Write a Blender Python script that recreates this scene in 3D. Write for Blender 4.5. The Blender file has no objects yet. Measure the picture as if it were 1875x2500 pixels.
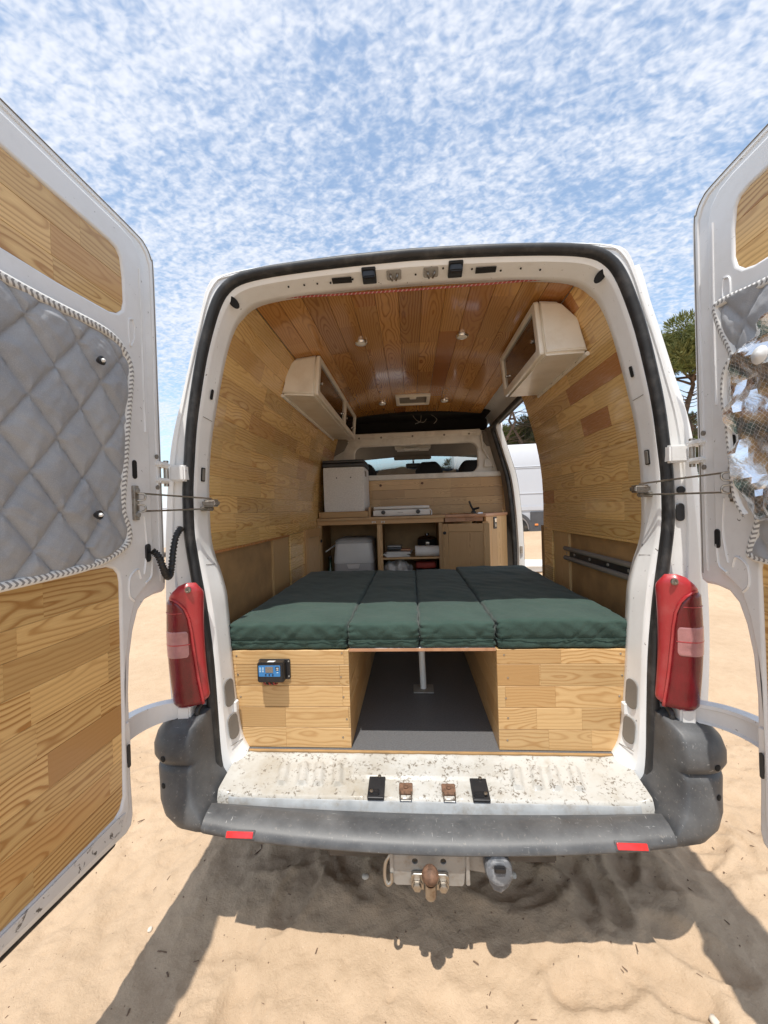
import bpy, bmesh, math, random
import numpy as np
from mathutils import Vector, Matrix, noise

random.seed(7)
sc = bpy.context.scene
COL = sc.collection
PI = math.pi

# ------------------------------------------------------------------ camera
cam_d = bpy.data.cameras.new('camera'); cam = bpy.data.objects.new('camera', cam_d); COL.objects.link(cam)
yaw, pitch, roll = [math.radians(a) for a in (4.1, -0.5, -1.8)]
fw = Vector((-math.sin(yaw)*math.cos(pitch), math.cos(yaw)*math.cos(pitch), math.sin(pitch)))
r0 = Vector((math.cos(yaw), math.sin(yaw), 0)); u0 = r0.cross(fw)
cr_, sr_ = math.cos(roll), math.sin(roll)
rv = cr_*r0+sr_*u0; uv_ = -sr_*r0+cr_*u0
cam.matrix_world = Matrix(((rv.x, uv_.x, -fw.x, -0.022), (rv.y, uv_.y, -fw.y, -1.4), (rv.z, uv_.z, -fw.z, 1.5), (0, 0, 0, 1)))
cam_d.sensor_fit = 'HORIZONTAL'; cam_d.sensor_width = 36; cam_d.lens = 18.0
cam_d.clip_start = 0.02; cam_d.clip_end = 3000
sc.camera = cam

# ------------------------------------------------------------------ sun, sky, exposure
SUN = Vector((-0.05, -0.335, 1)).normalized()
sun_d = bpy.data.lights.new('sun', 'SUN'); sun_d.energy = 2.4; sun_d.angle = math.radians(0.5); sun_d.color = (1, 0.955, 0.88)
sun = bpy.data.objects.new('sun', sun_d); COL.objects.link(sun)
sun.rotation_euler = SUN.to_track_quat('Z', 'Y').to_euler(); sun.location = (0, 0, 12)
world = bpy.data.worlds.new('World'); sc.world = world; world.use_nodes = True


class NT:
    """tiny node helper"""
    def __init__(s, nt): s.nt = nt
    def n(s, typ, ins=None, **kw):
        nd = s.nt.nodes.new(typ)
        for k, v in kw.items(): setattr(nd, k, v)
        for k, v in (ins or {}).items(): s.put(nd.inputs[k], v)
        return nd
    def put(s, sock, v):
        if hasattr(v, 'is_linked'): s.nt.links.new(v, sock)
        elif hasattr(v, 'outputs'): s.nt.links.new(v.outputs[0], sock)
        else: sock.default_value = v
    def m(s, op, a, b=0.0, c=0.0, clamp=False):
        nd = s.nt.nodes.new('ShaderNodeMath'); nd.operation = op; nd.use_clamp = clamp
        for i, v in enumerate((a, b, c)): s.put(nd.inputs[i], v)
        return nd.outputs[0]
    def noise(s, vec, scale, detail=3, rough=0.55, dist=0.0, dims='3D'):
        nd = s.n('ShaderNodeTexNoise', noise_dimensions=dims); s.put(nd.inputs['Vector'], vec)
        nd.inputs['Scale'].default_value = scale; nd.inputs['Detail'].default_value = detail
        nd.inputs['Roughness'].default_value = rough; nd.inputs['Distortion'].default_value = dist
        return nd.outputs[0]
    def ramp(s, fac, stops, interp='LINEAR'):
        nd = s.n('ShaderNodeValToRGB'); nd.color_ramp.interpolation = interp
        el = nd.color_ramp.elements
        while len(el) > 1: el.remove(el[-1])
        for i, (p, c) in enumerate(stops):
            e = el[0] if i == 0 else el.new(p)
            e.position = p; e.color = (c if len(c) == 4 else (*c, 1)) if isinstance(c, tuple) else (c, c, c, 1)
        s.put(nd.inputs[0], fac); return nd.outputs[0]
    def mix(s, fac, a, b, blend='MIX'):
        nd = s.n('ShaderNodeMix', data_type='RGBA', blend_type=blend)
        s.put(nd.inputs[0], fac)
        for k, v in ((6, a), (7, b)):
            s.put(nd.inputs[k], (*v, 1) if isinstance(v, tuple) and len(v) == 3 else v)
        return nd.outputs[2]
    def xyz(s, v):
        nd = s.n('ShaderNodeSeparateXYZ'); s.put(nd.inputs[0], v); return nd.outputs
    def comb(s, x, y, z):
        nd = s.n('ShaderNodeCombineXYZ')
        for i, v in enumerate((x, y, z)): s.put(nd.inputs[i], v)
        return nd.outputs[0]


W = NT(world.node_tree)
for n in list(world.node_tree.nodes): world.node_tree.nodes.remove(n)
sky = W.n('ShaderNodeTexSky', sky_type='NISHITA', sun_disc=False)
sky.sun_elevation = math.asin(SUN.z); sky.sun_rotation = math.atan2(SUN.x, SUN.y)
sky.air_density = 1.0; sky.dust_density = 0.6; sky.ozone_density = 2.0
tc = W.n('ShaderNodeTexCoord'); dx, dy, dz = W.xyz(tc.outputs['Generated'])
dzc = W.m('ADD', W.m('MAXIMUM', dz, 0.0), 0.16)
cp = W.comb(W.m('DIVIDE', dx, dzc), W.m('DIVIDE', dy, dzc), 0.0)
rot = W.n('ShaderNodeMapping', {'Vector': cp, 'Rotation': (0, 0, 0.6), 'Scale': (1.0, 1.35, 1.0)})
big = W.noise(rot.outputs[0], 1.5, 3, 0.6)
cell = W.noise(rot.outputs[0], 29.0, 3, 0.55, 0.5)
fine = W.noise(rot.outputs[0], 60.0, 1, 0.6)
stm = W.n('ShaderNodeMapping', {'Vector': cp, 'Rotation': (0, 0, -0.35), 'Scale': (2.2, 9.0, 1.0)})
streak = W.noise(stm.outputs[0], 1.0, 3, 0.55, 0.8)
dens = W.m('ADD', W.m('ADD', W.m('MULTIPLY', cell, 1.15), W.m('MULTIPLY', fine, 0.40)), W.m('ADD', W.m('MULTIPLY', big, 1.35), W.m('MULTIPLY', streak, 0.45)))
nd_cov = W.n('ShaderNodeMapRange', {'Value': dens, 'From Min': 1.28, 'From Max': 2.02, 'To Min': 0.16, 'To Max': 0.90}, interpolation_type='SMOOTHSTEP')
haze_f = W.m('MULTIPLY', W.m('POWER', W.m('SUBTRACT', 1.0, W.m('MAXIMUM', dz, 0.0)), 6.0), 0.75)
cov = W.m('MAXIMUM', nd_cov.outputs[0], haze_f)
cloud_col = W.mix(W.ramp(fine, [(0.3, 0.0), (0.7, 1.0)]), (4.2, 4.45, 5.0), (4.8, 4.95, 5.3))
blue = W.mix(1.0, sky.outputs[0], (1.10, 1.20, 1.14), 'MULTIPLY')
col = W.mix(cov, blue, cloud_col)
bg = W.n('ShaderNodeBackground', {'Color': col, 'Strength': 0.1})
wo = W.n('ShaderNodeOutputWorld', {'Surface': bg.outputs[0]})

sc.view_settings.view_transform = 'Standard'; sc.view_settings.look = 'None'
sc.view_settings.exposure = 1.05; sc.view_settings.gamma = 1.0
sc.view_settings.use_curve_mapping = False
sc.render.engine = 'CYCLES'
sc.cycles.max_bounces = 10; sc.cycles.diffuse_bounces = 6; sc.cycles.glossy_bounces = 4
sc.cycles.transmission_bounces = 6; sc.cycles.transparent_max_bounces = 8
sc.cycles.sample_clamp_indirect = 6.0

# ------------------------------------------------------------------ materials
def new_mat(name):
    m = bpy.data.materials.new(name); m.use_nodes = True
    nt = m.node_tree; b = nt.nodes['Principled BSDF']
    return m, NT(nt), b


def M_(name, col, rough=0.5, metal=0.0, var=0.12, vs=7.0, bump=0.0, bs=120.0, coat=0.0, dirt=None, spec=0.5, trans=0.0, rvar=0.1):
    m, t, b = new_mat(name)
    co = t.n('ShaderNodeTexCoord').outputs['Object']
    nz = t.noise(co, vs, 4)
    a = tuple(max(0, c*(1-var)) for c in col); c2 = tuple(min(1, c*(1+var)) for c in col)
    cc = t.mix(t.ramp(nz, [(0.3, 0.0), (0.7, 1.0)]), a, c2)
    if dirt:
        dcol, amt, ds = dirt
        dn = t.ramp(t.noise(co, ds, 6, 0.65), [(0.5, 0.0), (0.72, amt)])
        cc = t.mix(dn, cc, dcol)
    t.put(b.inputs['Base Color'], cc)
    t.put(b.inputs['Roughness'], t.m('ADD', rough-rvar*0.5, t.m('MULTIPLY', t.noise(co, vs*2.3, 3), rvar)))
    b.inputs['Metallic'].default_value = metal
    b.inputs['Specular IOR Level'].default_value = spec
    b.inputs['Coat Weight'].default_value = coat; b.inputs['Coat Roughness'].default_value = 0.08
    b.inputs['Transmission Weight'].default_value = trans
    if bump:
        bn = t.n('ShaderNodeBump', {'Height': t.noise(co, bs, 3), 'Strength': bump, 'Distance': 0.002})
        t.put(b.inputs['Normal'], bn.outputs[0])
    return m


def wood(name, light, dark, red, rough=0.35, coat=0.0, freq=120.0, contrast=1.0, tone=0.25):
    """flat-sawn pine: growth rings around a tilted pith, one random tree per board"""
    m, t, b = new_mat(name)
    co = t.n('ShaderNodeTexCoord').outputs['Object']; x, y, z = t.xyz(co)
    rnd = t.n('ShaderNodeObjectInfo').outputs['Random']
    wn = t.n('ShaderNodeTexWhiteNoise', noise_dimensions='1D'); t.put(wn.inputs['W'], t.m('MULTIPLY', rnd, 913.0))
    ra, rb, rc = t.xyz(wn.outputs['Color'])
    seed = t.m('MULTIPLY', rnd, 57.0)
    wob = t.noise(t.comb(t.m('ADD', t.m('MULTIPLY', x, 3.2), seed), t.m('MULTIPLY', y, 6.0), seed), 1.0, 2, 0.5)
    wob = t.m('SUBTRACT', wob, 0.5)
    slope = t.m('MULTIPLY', t.m('SUBTRACT', ra, 0.5), 0.16)
    d = t.m('ADD', t.m('ADD', t.m('MULTIPLY', t.m('SUBTRACT', rb, 0.35), 0.07), t.m('MULTIPLY', x, slope)), t.m('MULTIPLY', wob, 0.10))
    yy = t.m('ADD', y, t.m('MULTIPLY', t.m('SUBTRACT', rc, 0.5), 0.10))
    yy = t.m('ADD', yy, t.m('MULTIPLY', wob, 0.03))
    r = t.m('SQRT', t.m('ADD', t.m('MULTIPLY', yy, yy), t.m('MULTIPLY', d, d)))
    fin = t.noise(t.comb(t.m('MULTIPLY', x, 9.0), t.m('MULTIPLY', y, 60.0), seed), 1.0, 3, 0.6)
    ring = t.m('ADD', t.m('MULTIPLY', r, freq), t.m('MULTIPLY', fin, 0.35))
    fr = t.m('FRACT', ring)
    late = t.ramp(fr, [(0.0, 0.12), (0.30, 0.0), (0.55, 0.22), (0.80, 0.95), (0.90, 0.80), (1.0, 0.12)])
    late = t.m('MULTIPLY', late, t.m('ADD', 0.40*contrast, t.m('MULTIPLY', rc, 0.55*contrast)))
    fib = t.noise(t.comb(t.m('MULTIPLY', x, 14.0), t.m('MULTIPLY', y, 420.0), seed), 1.0, 2, 0.6)
    base = t.mix(t.m('MULTIPLY', late, 1.0, clamp=True), light, dark)
    base = t.mix(t.ramp(fib, [(0.35, 0.0), (0.75, 0.30)]), base, dark)
    base = t.mix(t.ramp(ra, [(0.0, tone), (0.35, 0.0), (0.80, 0.0), (0.88, 0.45), (0.93, 0.45), (0.96, 0.9)]), base, red)
    br = t.m('ADD', 0.80, t.m('MULTIPLY', rb, 0.32))
    base = t.mix(1.0, base, t.comb(br, br, br), 'MULTIPLY')
    # knots now and then
    t.put(b.inputs['Base Color'], base)
    t.put(b.inputs['Roughness'], t.m('ADD', rough-0.06, t.m('MULTIPLY', fib, 0.16)))
    b.inputs['Coat Weight'].default_value = coat; b.inputs['Coat Roughness'].default_value = 0.08
    bn = t.n('ShaderNodeBump', {'Height': t.m('ADD', late, t.m('MULTIPLY', fib, 0.6)), 'Strength': 0.12, 'Distance': 0.0015})
    t.put(b.inputs['Normal'], bn.outputs[0])
    return m


def paint(name, col, chips=0.25, dirt_amt=0.35, rough=0.3, dirt_col=(0.33, 0.26, 0.18), chip_col=(0.10, 0.085, 0.07), cs=55.0, clo=0.70):
    m, t, b = new_mat(name)
    co = t.n('ShaderNodeTexCoord').outputs['Object']
    n1 = t.noise(co, 3.0, 6, 0.7); n2 = t.noise(co, 22.0, 5, 0.7)
    st = t.n('ShaderNodeMapping', {'Vector': co, 'Scale': (26, 26, 2.2)})
    streak = t.noise(st.outputs[0], 1.0, 4, 0.6)
    c = t.mix(t.ramp(n1, [(0.42, 0.0), (0.75, dirt_amt)]), col, dirt_col)
    c = t.mix(t.ramp(streak, [(0.55, 0.0), (0.8, dirt_amt*0.55)]), c, dirt_col)
    cn = t.noise(co, cs, 4, 0.6, 0.6)
    mk = t.m('MULTIPLY', t.ramp(cn, [(clo, 0.0), (clo+0.02, 1.0)]), t.ramp(n2, [(0.47, 0.0), (0.56, chips)]))
    c = t.mix(mk, c, chip_col)
    t.put(b.inputs['Base Color'], c)
    t.put(b.inputs['Roughness'], t.m('ADD', rough, t.m('MULTIPLY', n1, 0.22)))
    b.inputs['Coat Weight'].default_value = 0.25; b.inputs['Coat Roughness'].default_value = 0.12
    bn = t.n('ShaderNodeBump', {'Height': t.m('SUBTRACT', t.m('MULTIPLY', n2, 0.3), mk), 'Strength': 0.25, 'Distance': 0.002})
    t.put(b.inputs['Normal'], bn.outputs[0])
    return m


MT = {}
MT['paint'] = paint('white van paint', (0.83, 0.83, 0.82), 0.85, 0.15, 0.28, clo=0.675)
MT['door_paint'] = paint('white door paint', (0.77, 0.77, 0.77), 0.8, 0.18, 0.34, clo=0.68)
MT['sill_paint'] = paint('worn sill paint', (0.47, 0.462, 0.435), 0.95, 1.0, 0.5, (0.30, 0.255, 0.185), (0.17, 0.145, 0.115), 95.0, 0.545)
MT['door_low'] = paint('worn door edge paint', (0.66, 0.66, 0.66), 1.0, 0.3, 0.4, (0.33, 0.26, 0.18), (0.12, 0.11, 0.10), 45.0, 0.575)
MT['cream'] = M_('cream cabinet plastic', (0.82, 0.78, 0.70), 0.32, var=0.05, dirt=((0.45, 0.34, 0.2), 0.3, 6.0), coat=0.2)
MT['pine'] = wood('raw pine', (0.64, 0.43, 0.205), (0.40, 0.205, 0.065), (0.54, 0.31, 0.12), 0.45, 0.1, 92, 1.0, 0.15)
MT['pine_wall'] = wood('varnished pine', (0.80, 0.54, 0.215), (0.46, 0.22, 0.055), (0.44, 0.18, 0.06), 0.24, 0.5, 84, 1.05, 0.12)
MT['pine_door'] = wood('varnished door pine', (0.76, 0.51, 0.215), (0.41, 0.195, 0.05), (0.50, 0.26, 0.085), 0.32, 0.15, 86, 1.3, 0.12)
MT['pine_ceil'] = wood('stained ceiling pine', (0.63, 0.325, 0.095), (0.29, 0.11, 0.025), (0.33, 0.12, 0.032), 0.20, 0.8, 88, 1.15, 0.25)
MT['oak'] = wood('kitchen oak', (0.64, 0.42, 0.205), (0.36, 0.195, 0.075), (0.50, 0.29, 0.125), 0.42, 0.1, 110, 1.0, 0.2)
MT['redwood'] = wood('reddish counter', (0.50, 0.27, 0.155), (0.30, 0.14, 0.065), (0.36, 0.17, 0.09), 0.4, 0.1, 170, 0.7, 0.2)
MT['back'] = M_('dark backing', (0.06, 0.033, 0.015), 0.8)
MT['hard'] = M_('brown hardboard', (0.36, 0.215, 0.09), 0.6, var=0.2, vs=9, bump=0.2, bs=300)
MT['rubber'] = M_('black rubber', (0.018, 0.018, 0.019), 0.52, var=0.3, bump=0.25, bs=250, dirt=((0.12, 0.11, 0.1), 0.4, 14))
MT['black'] = M_('black plastic', (0.018, 0.018, 0.02), 0.4, var=0.2)
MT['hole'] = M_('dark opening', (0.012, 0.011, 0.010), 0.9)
MT['steel'] = M_('dull steel', (0.42, 0.39, 0.35), 0.38, 1.0, dirt=((0.16, 0.09, 0.05), 0.7, 30))
MT['zinc'] = M_('galvanised plate', (0.34, 0.325, 0.30), 0.6, 0.35, dirt=((0.2, 0.14, 0.09), 0.6, 25), bump=0.2)
MT['chrome'] = M_('chrome', (0.78, 0.78, 0.78), 0.12, 1.0)
MT['rust'] = M_('rusty steel', (0.17, 0.095, 0.06), 0.7, 0.3, var=0.5, vs=60, bump=0.4, bs=200)
MT['darkmetal'] = M_('dirty under-body metal', (0.10, 0.085, 0.07), 0.75, 0.2, var=0.4, bump=0.3)
MT['white_pl'] = M_('white plastic', (0.76, 0.76, 0.74), 0.35, var=0.04)
MT['grey_pl'] = M_('light grey plastic', (0.47, 0.47, 0.46), 0.42, var=0.05, bump=0.1, bs=400)
MT['beige'] = M_('beige bulkhead paint', (0.74, 0.70, 0.63), 0.5, var=0.08, dirt=((0.3, 0.25, 0.18), 0.4, 6))
MT['trim'] = M_('grey-brown trim', (0.20, 0.18, 0.155), 0.7, var=0.1, bump=0.1)
MT['seat'] = M_('charcoal seat cloth', (0.022, 0.022, 0.024), 0.9, var=0.2, bump=0.3, bs=500)
MT['floor'] = M_('dark lino floor', (0.12, 0.12, 0.124), 0.42, var=0.2, vs=160, bump=0.35, bs=420)
MT['red'] = M_('red lens housing', (0.40, 0.028, 0.034), 0.34, var=0.08, coat=0.25, dirt=((0.45, 0.14, 0.13), 0.35, 12))
MT['lens'] = M_('deep red lens', (0.14, 0.003, 0.009), 0.2, var=0.3, vs=14, coat=0.25, bump=0.5, bs=160)
MT['pink'] = M_('pale reversing lens', (0.42, 0.19, 0.19), 0.2, var=0.25, vs=20, coat=0.3, bump=0.5, bs=160)
MT['reflector'] = M_('red reflector', (0.62, 0.03, 0.03), 0.22, var=0.15, vs=60, coat=0.6)
MT['sock'] = M_('weathered grey socket plastic', (0.12, 0.125, 0.135), 0.5, var=0.25, vs=40, dirt=((0.4, 0.4, 0.4), 0.6, 45))
MT['step_shade'] = M_('scuffed shade-grey sill edge', (0.33, 0.345, 0.355), 0.5, var=0.2, vs=12, dirt=((0.2, 0.17, 0.13), 0.7, 18))  # grey paints the shading of the rear-facing sill step; dirt mottles it
MT['orange'] = M_('orange lens', (0.75, 0.25, 0.06), 0.3)
MT['acrylic'] = M_('smoked acrylic', (0.045, 0.022, 0.012), 0.08, var=0.2, coat=1.0)
MT['silver_lid'] = M_('dark grey lid', (0.035, 0.036, 0.04), 0.42)
MT['fridge'] = M_('speckled fridge enamel', (0.74, 0.74, 0.73), 0.5, var=0.10, vs=90, bump=0.25, bs=350)
MT['paper'] = M_('white paper', (0.72, 0.72, 0.70), 0.8, var=0.05)
MT['blue'] = M_('blue label', (0.045, 0.22, 0.52), 0.4, var=0.06)
MT['lcd'] = M_('grey screen', (0.22, 0.19, 0.16), 0.2, var=0.2, vs=200)
MT['pale'] = M_('pale print', (0.5, 0.68, 0.78), 0.5)
MT['redwire'] = M_('red wire', (0.35, 0.04, 0.04), 0.45)
MT['greenglass'] = M_('dark green bottle', (0.012, 0.05, 0.018), 0.12, coat=0.6)
MT['redcloth'] = M_('red pouch', (0.32, 0.045, 0.03), 0.7, var=0.2, bump=0.4, bs=60)
MT['bag'] = M_('pale plastic bag', (0.55, 0.56, 0.55), 0.35, var=0.15, vs=30)
MT['tyre'] = M_('tyre rubber', (0.025, 0.024, 0.022), 0.8, var=0.3, dirt=((0.22, 0.16, 0.1), 0.5, 8))
MT['cladding'] = M_('grey cladding', (0.07, 0.07, 0.075), 0.6)
MT['vanwhite'] = M_('parked van white', (0.50, 0.51, 0.54), 0.35, var=0.03, vs=1)
MT['carpaint'] = M_('pale car paint', (0.62, 0.63, 0.64), 0.3, var=0.03)
MT['bark'] = M_('pine bark', (0.115, 0.078, 0.055), 0.9, var=0.5, vs=5, bump=0.8, bs=9)
MT['bulb'] = M_('lamp glass', (0.85, 0.84, 0.8), 0.25, var=0.02)


def bumper_mat():
    m, t, b = new_mat('scratched bumper plastic')
    co = t.n('ShaderNodeTexCoord').outputs['Object']
    n1 = t.noise(co, 9, 5, 0.65)
    c = t.mix(t.ramp(n1, [(0.35, 0.0), (0.7, 1.0)]), (0.058, 0.06, 0.064), (0.115, 0.117, 0.12))
    for i, (sx, sy, ang) in enumerate(((240, 26, 0.2), (300, 30, -0.35), (36, 280, 0.1))):
        mp = t.n('ShaderNodeMapping', {'Vector': co, 'Scale': (sx, sy, 90), 'Rotation': (0, 0, ang), 'Location': (i*3.1, i*1.7, 0)})
        sn = t.noise(mp.outputs[0], 1.0, 2, 0.5)
        mk = t.m('MULTIPLY', t.ramp(sn, [(0.70, 0.0), (0.76, 1.0)]), t.ramp(t.noise(co, 7+i*3, 3), [(0.45, 0.0), (0.6, 0.75)]))
        c = t.mix(mk, c, (0.42, 0.42, 0.41))
    c = t.mix(t.ramp(t.noise(co, 90, 3), [(0.62, 0.0), (0.75, 0.3)]), c, (0.30, 0.27, 0.23))
    t.put(b.inputs['Base Color'], c)
    t.put(b.inputs['Roughness'], t.m('ADD', 0.36, t.m('MULTIPLY', n1, 0.25)))
    bn = t.n('ShaderNodeBump', {'Height': t.noise(co, 500, 2), 'Strength': 0.15, 'Distance': 0.001})
    t.put(b.inputs['Normal'], bn.outputs[0])
    return m


MT['bumper'] = bumper_mat()


def cloth(name, c1, c2, rough=0.85, scale=900, wr=0.45):
    m, t, b = new_mat(name)
    co = t.n('ShaderNodeTexCoord').outputs['Object']; x, y, z = t.xyz(co)
    n = t.noise(co, 6, 5, 0.6); f = t.noise(co, scale, 2)
    c = t.mix(t.ramp(n, [(0.3, 0.0), (0.7, 1.0)]), c1, c2)
    c = t.mix(t.ramp(f, [(0.45, 0.0), (0.8, 0.25)]), c, tuple(min(1, v*2.2) for v in c2))
    t.put(b.inputs['Base Color'], c); b.inputs['Roughness'].default_value = rough
    b.inputs['Sheen Weight'].default_value = 0.15; b.inputs['Specular IOR Level'].default_value = 0.25
    h = t.m('ADD', t.m('MULTIPLY', f, 0.25), t.noise(co, 24, 4, 0.6, 1.5))
    bn = t.n('ShaderNodeBump', {'Height': h, 'Strength': wr, 'Distance': 0.006})
    t.put(b.inputs['Normal'], bn.outputs[0])
    return m


MT['green'] = cloth('dark green cushion cloth', (0.026, 0.052, 0.042), (0.038, 0.070, 0.057))
MT['quilt'] = cloth('grey quilted cloth', (0.27, 0.28, 0.30), (0.34, 0.345, 0.355), 0.6, 700, 0.18)


def foil_mat():
    m, t, b = new_mat('crinkled silver foil')
    co = t.n('ShaderNodeTexCoord').outputs['Object']; x, y, z = t.xyz(co)
    vor = t.n('ShaderNodeTexVoronoi', {'Vector': co, 'Scale': 16.0}, distance='EUCLIDEAN')
    nn = t.noise(co, 22, 3, 0.6, 1.0)
    g1 = t.m('ABSOLUTE', t.m('SUBTRACT', t.m('FRACT', t.m('MULTIPLY', t.m('ADD', y, z), 70.0)), 0.5))
    g2 = t.m('ABSOLUTE', t.m('SUBTRACT', t.m('FRACT', t.m('MULTIPLY', t.m('SUBTRACT', y, z), 70.0)), 0.5))
    net = t.m('LESS_THAN', t.m('MINIMUM', g1, g2), 0.03)
    t.put(b.inputs['Base Color'], t.mix(net, (0.90, 0.93, 0.97), (0.86, 0.86, 0.86)))
    t.put(b.inputs['Metallic'], t.m('SUBTRACT', 0.97, t.m('MULTIPLY', net, 0.6)))
    b.inputs['Roughness'].default_value = 0.24
    bn = t.n('ShaderNodeBump', {'Height': t.m('ADD', nn, vor.outputs[0]), 'Strength': 0.22, 'Distance': 0.010})
    t.put(b.inputs['Normal'], bn.outputs[0])
    return m


MT['foil'] = foil_mat()


def braid_mat():
    m, t, b = new_mat('white braided edging')
    uv = t.n('ShaderNodeTexCoord').outputs['UV']; u, v, _ = t.xyz(uv)
    ph = t.m('FRACT', t.m('ADD', t.m('MULTIPLY', u, 72.0), t.m('MULTIPLY', t.m('ABSOLUTE', t.m('SUBTRACT', v, 0.5)), 1.5)))
    mk = t.m('MULTIPLY', t.m('LESS_THAN', ph, 0.45), t.m('LESS_THAN', t.m('ABSOLUTE', t.m('SUBTRACT', v, 0.42)), 0.26))
    t.put(b.inputs['Base Color'], t.mix(mk, (0.74, 0.73, 0.70), (0.27, 0.26, 0.25))); b.inputs['Roughness'].default_value = 0.8
    bn = t.n('ShaderNodeBump', {'Height': ph, 'Strength': 0.5, 'Distance': 0.002}); t.put(b.inputs['Normal'], bn.outputs[0])
    return m


MT['braid'] = braid_mat()


def rope_mat():
    m, t, b = new_mat('red and white cord')
    uv = t.n('ShaderNodeTexCoord').outputs['UV']; u, v, _ = t.xyz(uv)
    ph = t.m('FRACT', t.m('ADD', t.m('MULTIPLY', u, 60.0), v))
    t.put(b.inputs['Base Color'], t.mix(t.m('LESS_THAN', ph, 0.3), (0.36, 0.06, 0.055), (0.52, 0.36, 0.32))); b.inputs['Roughness'].default_value = 0.8
    return m


MT['rope'] = rope_mat()


def sand_mat():
    m, t, b = new_mat('beach sand')
    co = t.n('ShaderNodeTexCoord').outputs['Object']
    n1 = t.noise(co, 1.3, 5, 0.6); n2 = t.noise(co, 14, 5, 0.65); n3 = t.noise(co, 420, 2, 0.6)
    c = t.mix(t.ramp(n1, [(0.3, 0.0), (0.7, 1.0)]), (0.44, 0.318, 0.210), (0.53, 0.392, 0.268))
    c = t.mix(t.ramp(n2, [(0.42, 0.0), (0.75, 0.45)]), c, (0.37, 0.265, 0.17))
    c = t.mix(t.ramp(n3, [(0.60, 0.0), (0.75, 0.6)]), c, (0.25, 0.165, 0.10))
    c = t.mix(t.ramp(t.noise(co, 300, 2), [(0.66, 0.0), (0.76, 0.6)]), c, (0.68, 0.56, 0.42))
    t.put(b.inputs['Base Color'], c); b.inputs['Roughness'].default_value = 0.95; b.inputs['Specular IOR Level'].default_value = 0.15
    h = t.m('ADD', t.m('ADD', t.m('MULTIPLY', n3, 0.12), t.m('MULTIPLY', t.noise(co, 60, 5, 0.65), 0.5)), t.m('MULTIPLY', n2, 0.8))
    bn = t.n('ShaderNodeBump', {'Height': h, 'Strength': 0.8, 'Distance': 0.012}); t.put(b.inputs['Normal'], bn.outputs[0])
    return m


MT['sand'] = sand_mat()


def leaf_mat(name, c1, c2, c3):
    m, t, b = new_mat(name)
    geo = t.n('ShaderNodeNewGeometry'); co = t.n('ShaderNodeTexCoord').outputs['Object']
    r = geo.outputs['Random Per Island']
    c = t.mix(r, c1, c2); c = t.mix(t.ramp(t.noise(co, 0.9, 3), [(0.4, 0.0), (0.65, 0.7)]), c, c3)
    t.put(b.inputs['Base Color'], c); b.inputs['Roughness'].default_value = 0.7
    b.inputs['Subsurface Weight'].default_value = 0.0
    return m


MT['needle'] = leaf_mat('pine needles', (0.095, 0.125, 0.028), (0.17, 0.195, 0.048), (0.20, 0.195, 0.065))
MT['bushleaf'] = leaf_mat('scrub leaves', (0.055, 0.065, 0.022), (0.10, 0.105, 0.035), (0.075, 0.058, 0.032))


def glass_mat():
    m, t, b = new_mat('clear windscreen')
    for n in list(t.nt.nodes):
        if n.type != 'OUTPUT_MATERIAL': t.nt.nodes.remove(n)
    out = [n for n in t.nt.nodes if n.type == 'OUTPUT_MATERIAL'][0]
    tr = t.n('ShaderNodeBsdfTransparent', {'Color': (0.80, 0.88, 0.86, 1)})
    gl = t.n('ShaderNodeBsdfGlossy', {'Color': (1, 1, 1, 1), 'Roughness': 0.03})
    fr = t.n('ShaderNodeFresnel', {'IOR': 1.45})
    mx = t.n('ShaderNodeMixShader'); t.put(mx.inputs[0], fr.outputs[0]); t.put(mx.inputs[1], tr.outputs[0]); t.put(mx.inputs[2], gl.outputs[0])
    t.nt.links.new(mx.outputs[0], out.inputs[0])
    return m


MT['glass'] = glass_mat()

# ------------------------------------------------------------------ object helpers
WM = {}
I4 = Matrix.Identity(4)


def place(o, parent=None, M=None):
    M = M or I4
    if parent is not None:
        o.parent = parent; o.matrix_parent_inverse = WM[parent].inverted()
    o.matrix_basis = M; WM[o] = M.copy()
    return o


def obj(name, me, mat=None, parent=None, M=None, smooth=None):
    if mat:
        me.materials.append(MT[mat] if isinstance(mat, str) else mat)
    if smooth is not None:
        for p in me.polygons: p.use_smooth = True
        if smooth < 180: me.set_sharp_from_angle(angle=math.radians(smooth))
    o = bpy.data.objects.new(name, me); COL.objects.link(o)
    return place(o, parent, M)


def thing(name, label, cat, loc=(0, 0, 0), group=None):
    o = bpy.data.objects.new(name, None); COL.objects.link(o); o.empty_display_size = 0.1
    place(o, None, Matrix.Translation(loc))
    return tag(o, label, cat, group)


def tag(o, label, cat, group=None):
    o['label'] = label; o['category'] = cat
    if group: o['group'] = group
    return o


def mesh(verts, faces, name='m'):
    me = bpy.data.meshes.new(name); me.from_pydata([tuple(v) for v in verts], [], faces); me.validate(); me.update()
    return me


def bm_mesh(bm, recalc=True):
    if recalc: bmesh.ops.recalc_face_normals(bm, faces=bm.faces)
    me = bpy.data.meshes.new('m'); bm.to_mesh(me); bm.free(); return me


def cr(pts, n=4, closed=False):
    """Catmull-Rom through the points"""
    P = [Vector(p) for p in pts]; N = len(P); out = []
    rng = range(N) if closed else range(N-1)
    for i in rng:
        if closed: a, b, c, d = P[(i-1) % N], P[i], P[(i+1) % N], P[(i+2) % N]
        else: a, b, c, d = P[max(i-1, 0)], P[i], P[i+1], P[min(i+2, N-1)]
        for k in range(n):
            t = k/n
            out.append(0.5*((2*b)+(c-a)*t+(2*a-5*b+4*c-d)*t*t+(3*b-a-3*c+d)*t**3))
    if not closed: out.append(P[-1])
    return out


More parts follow.
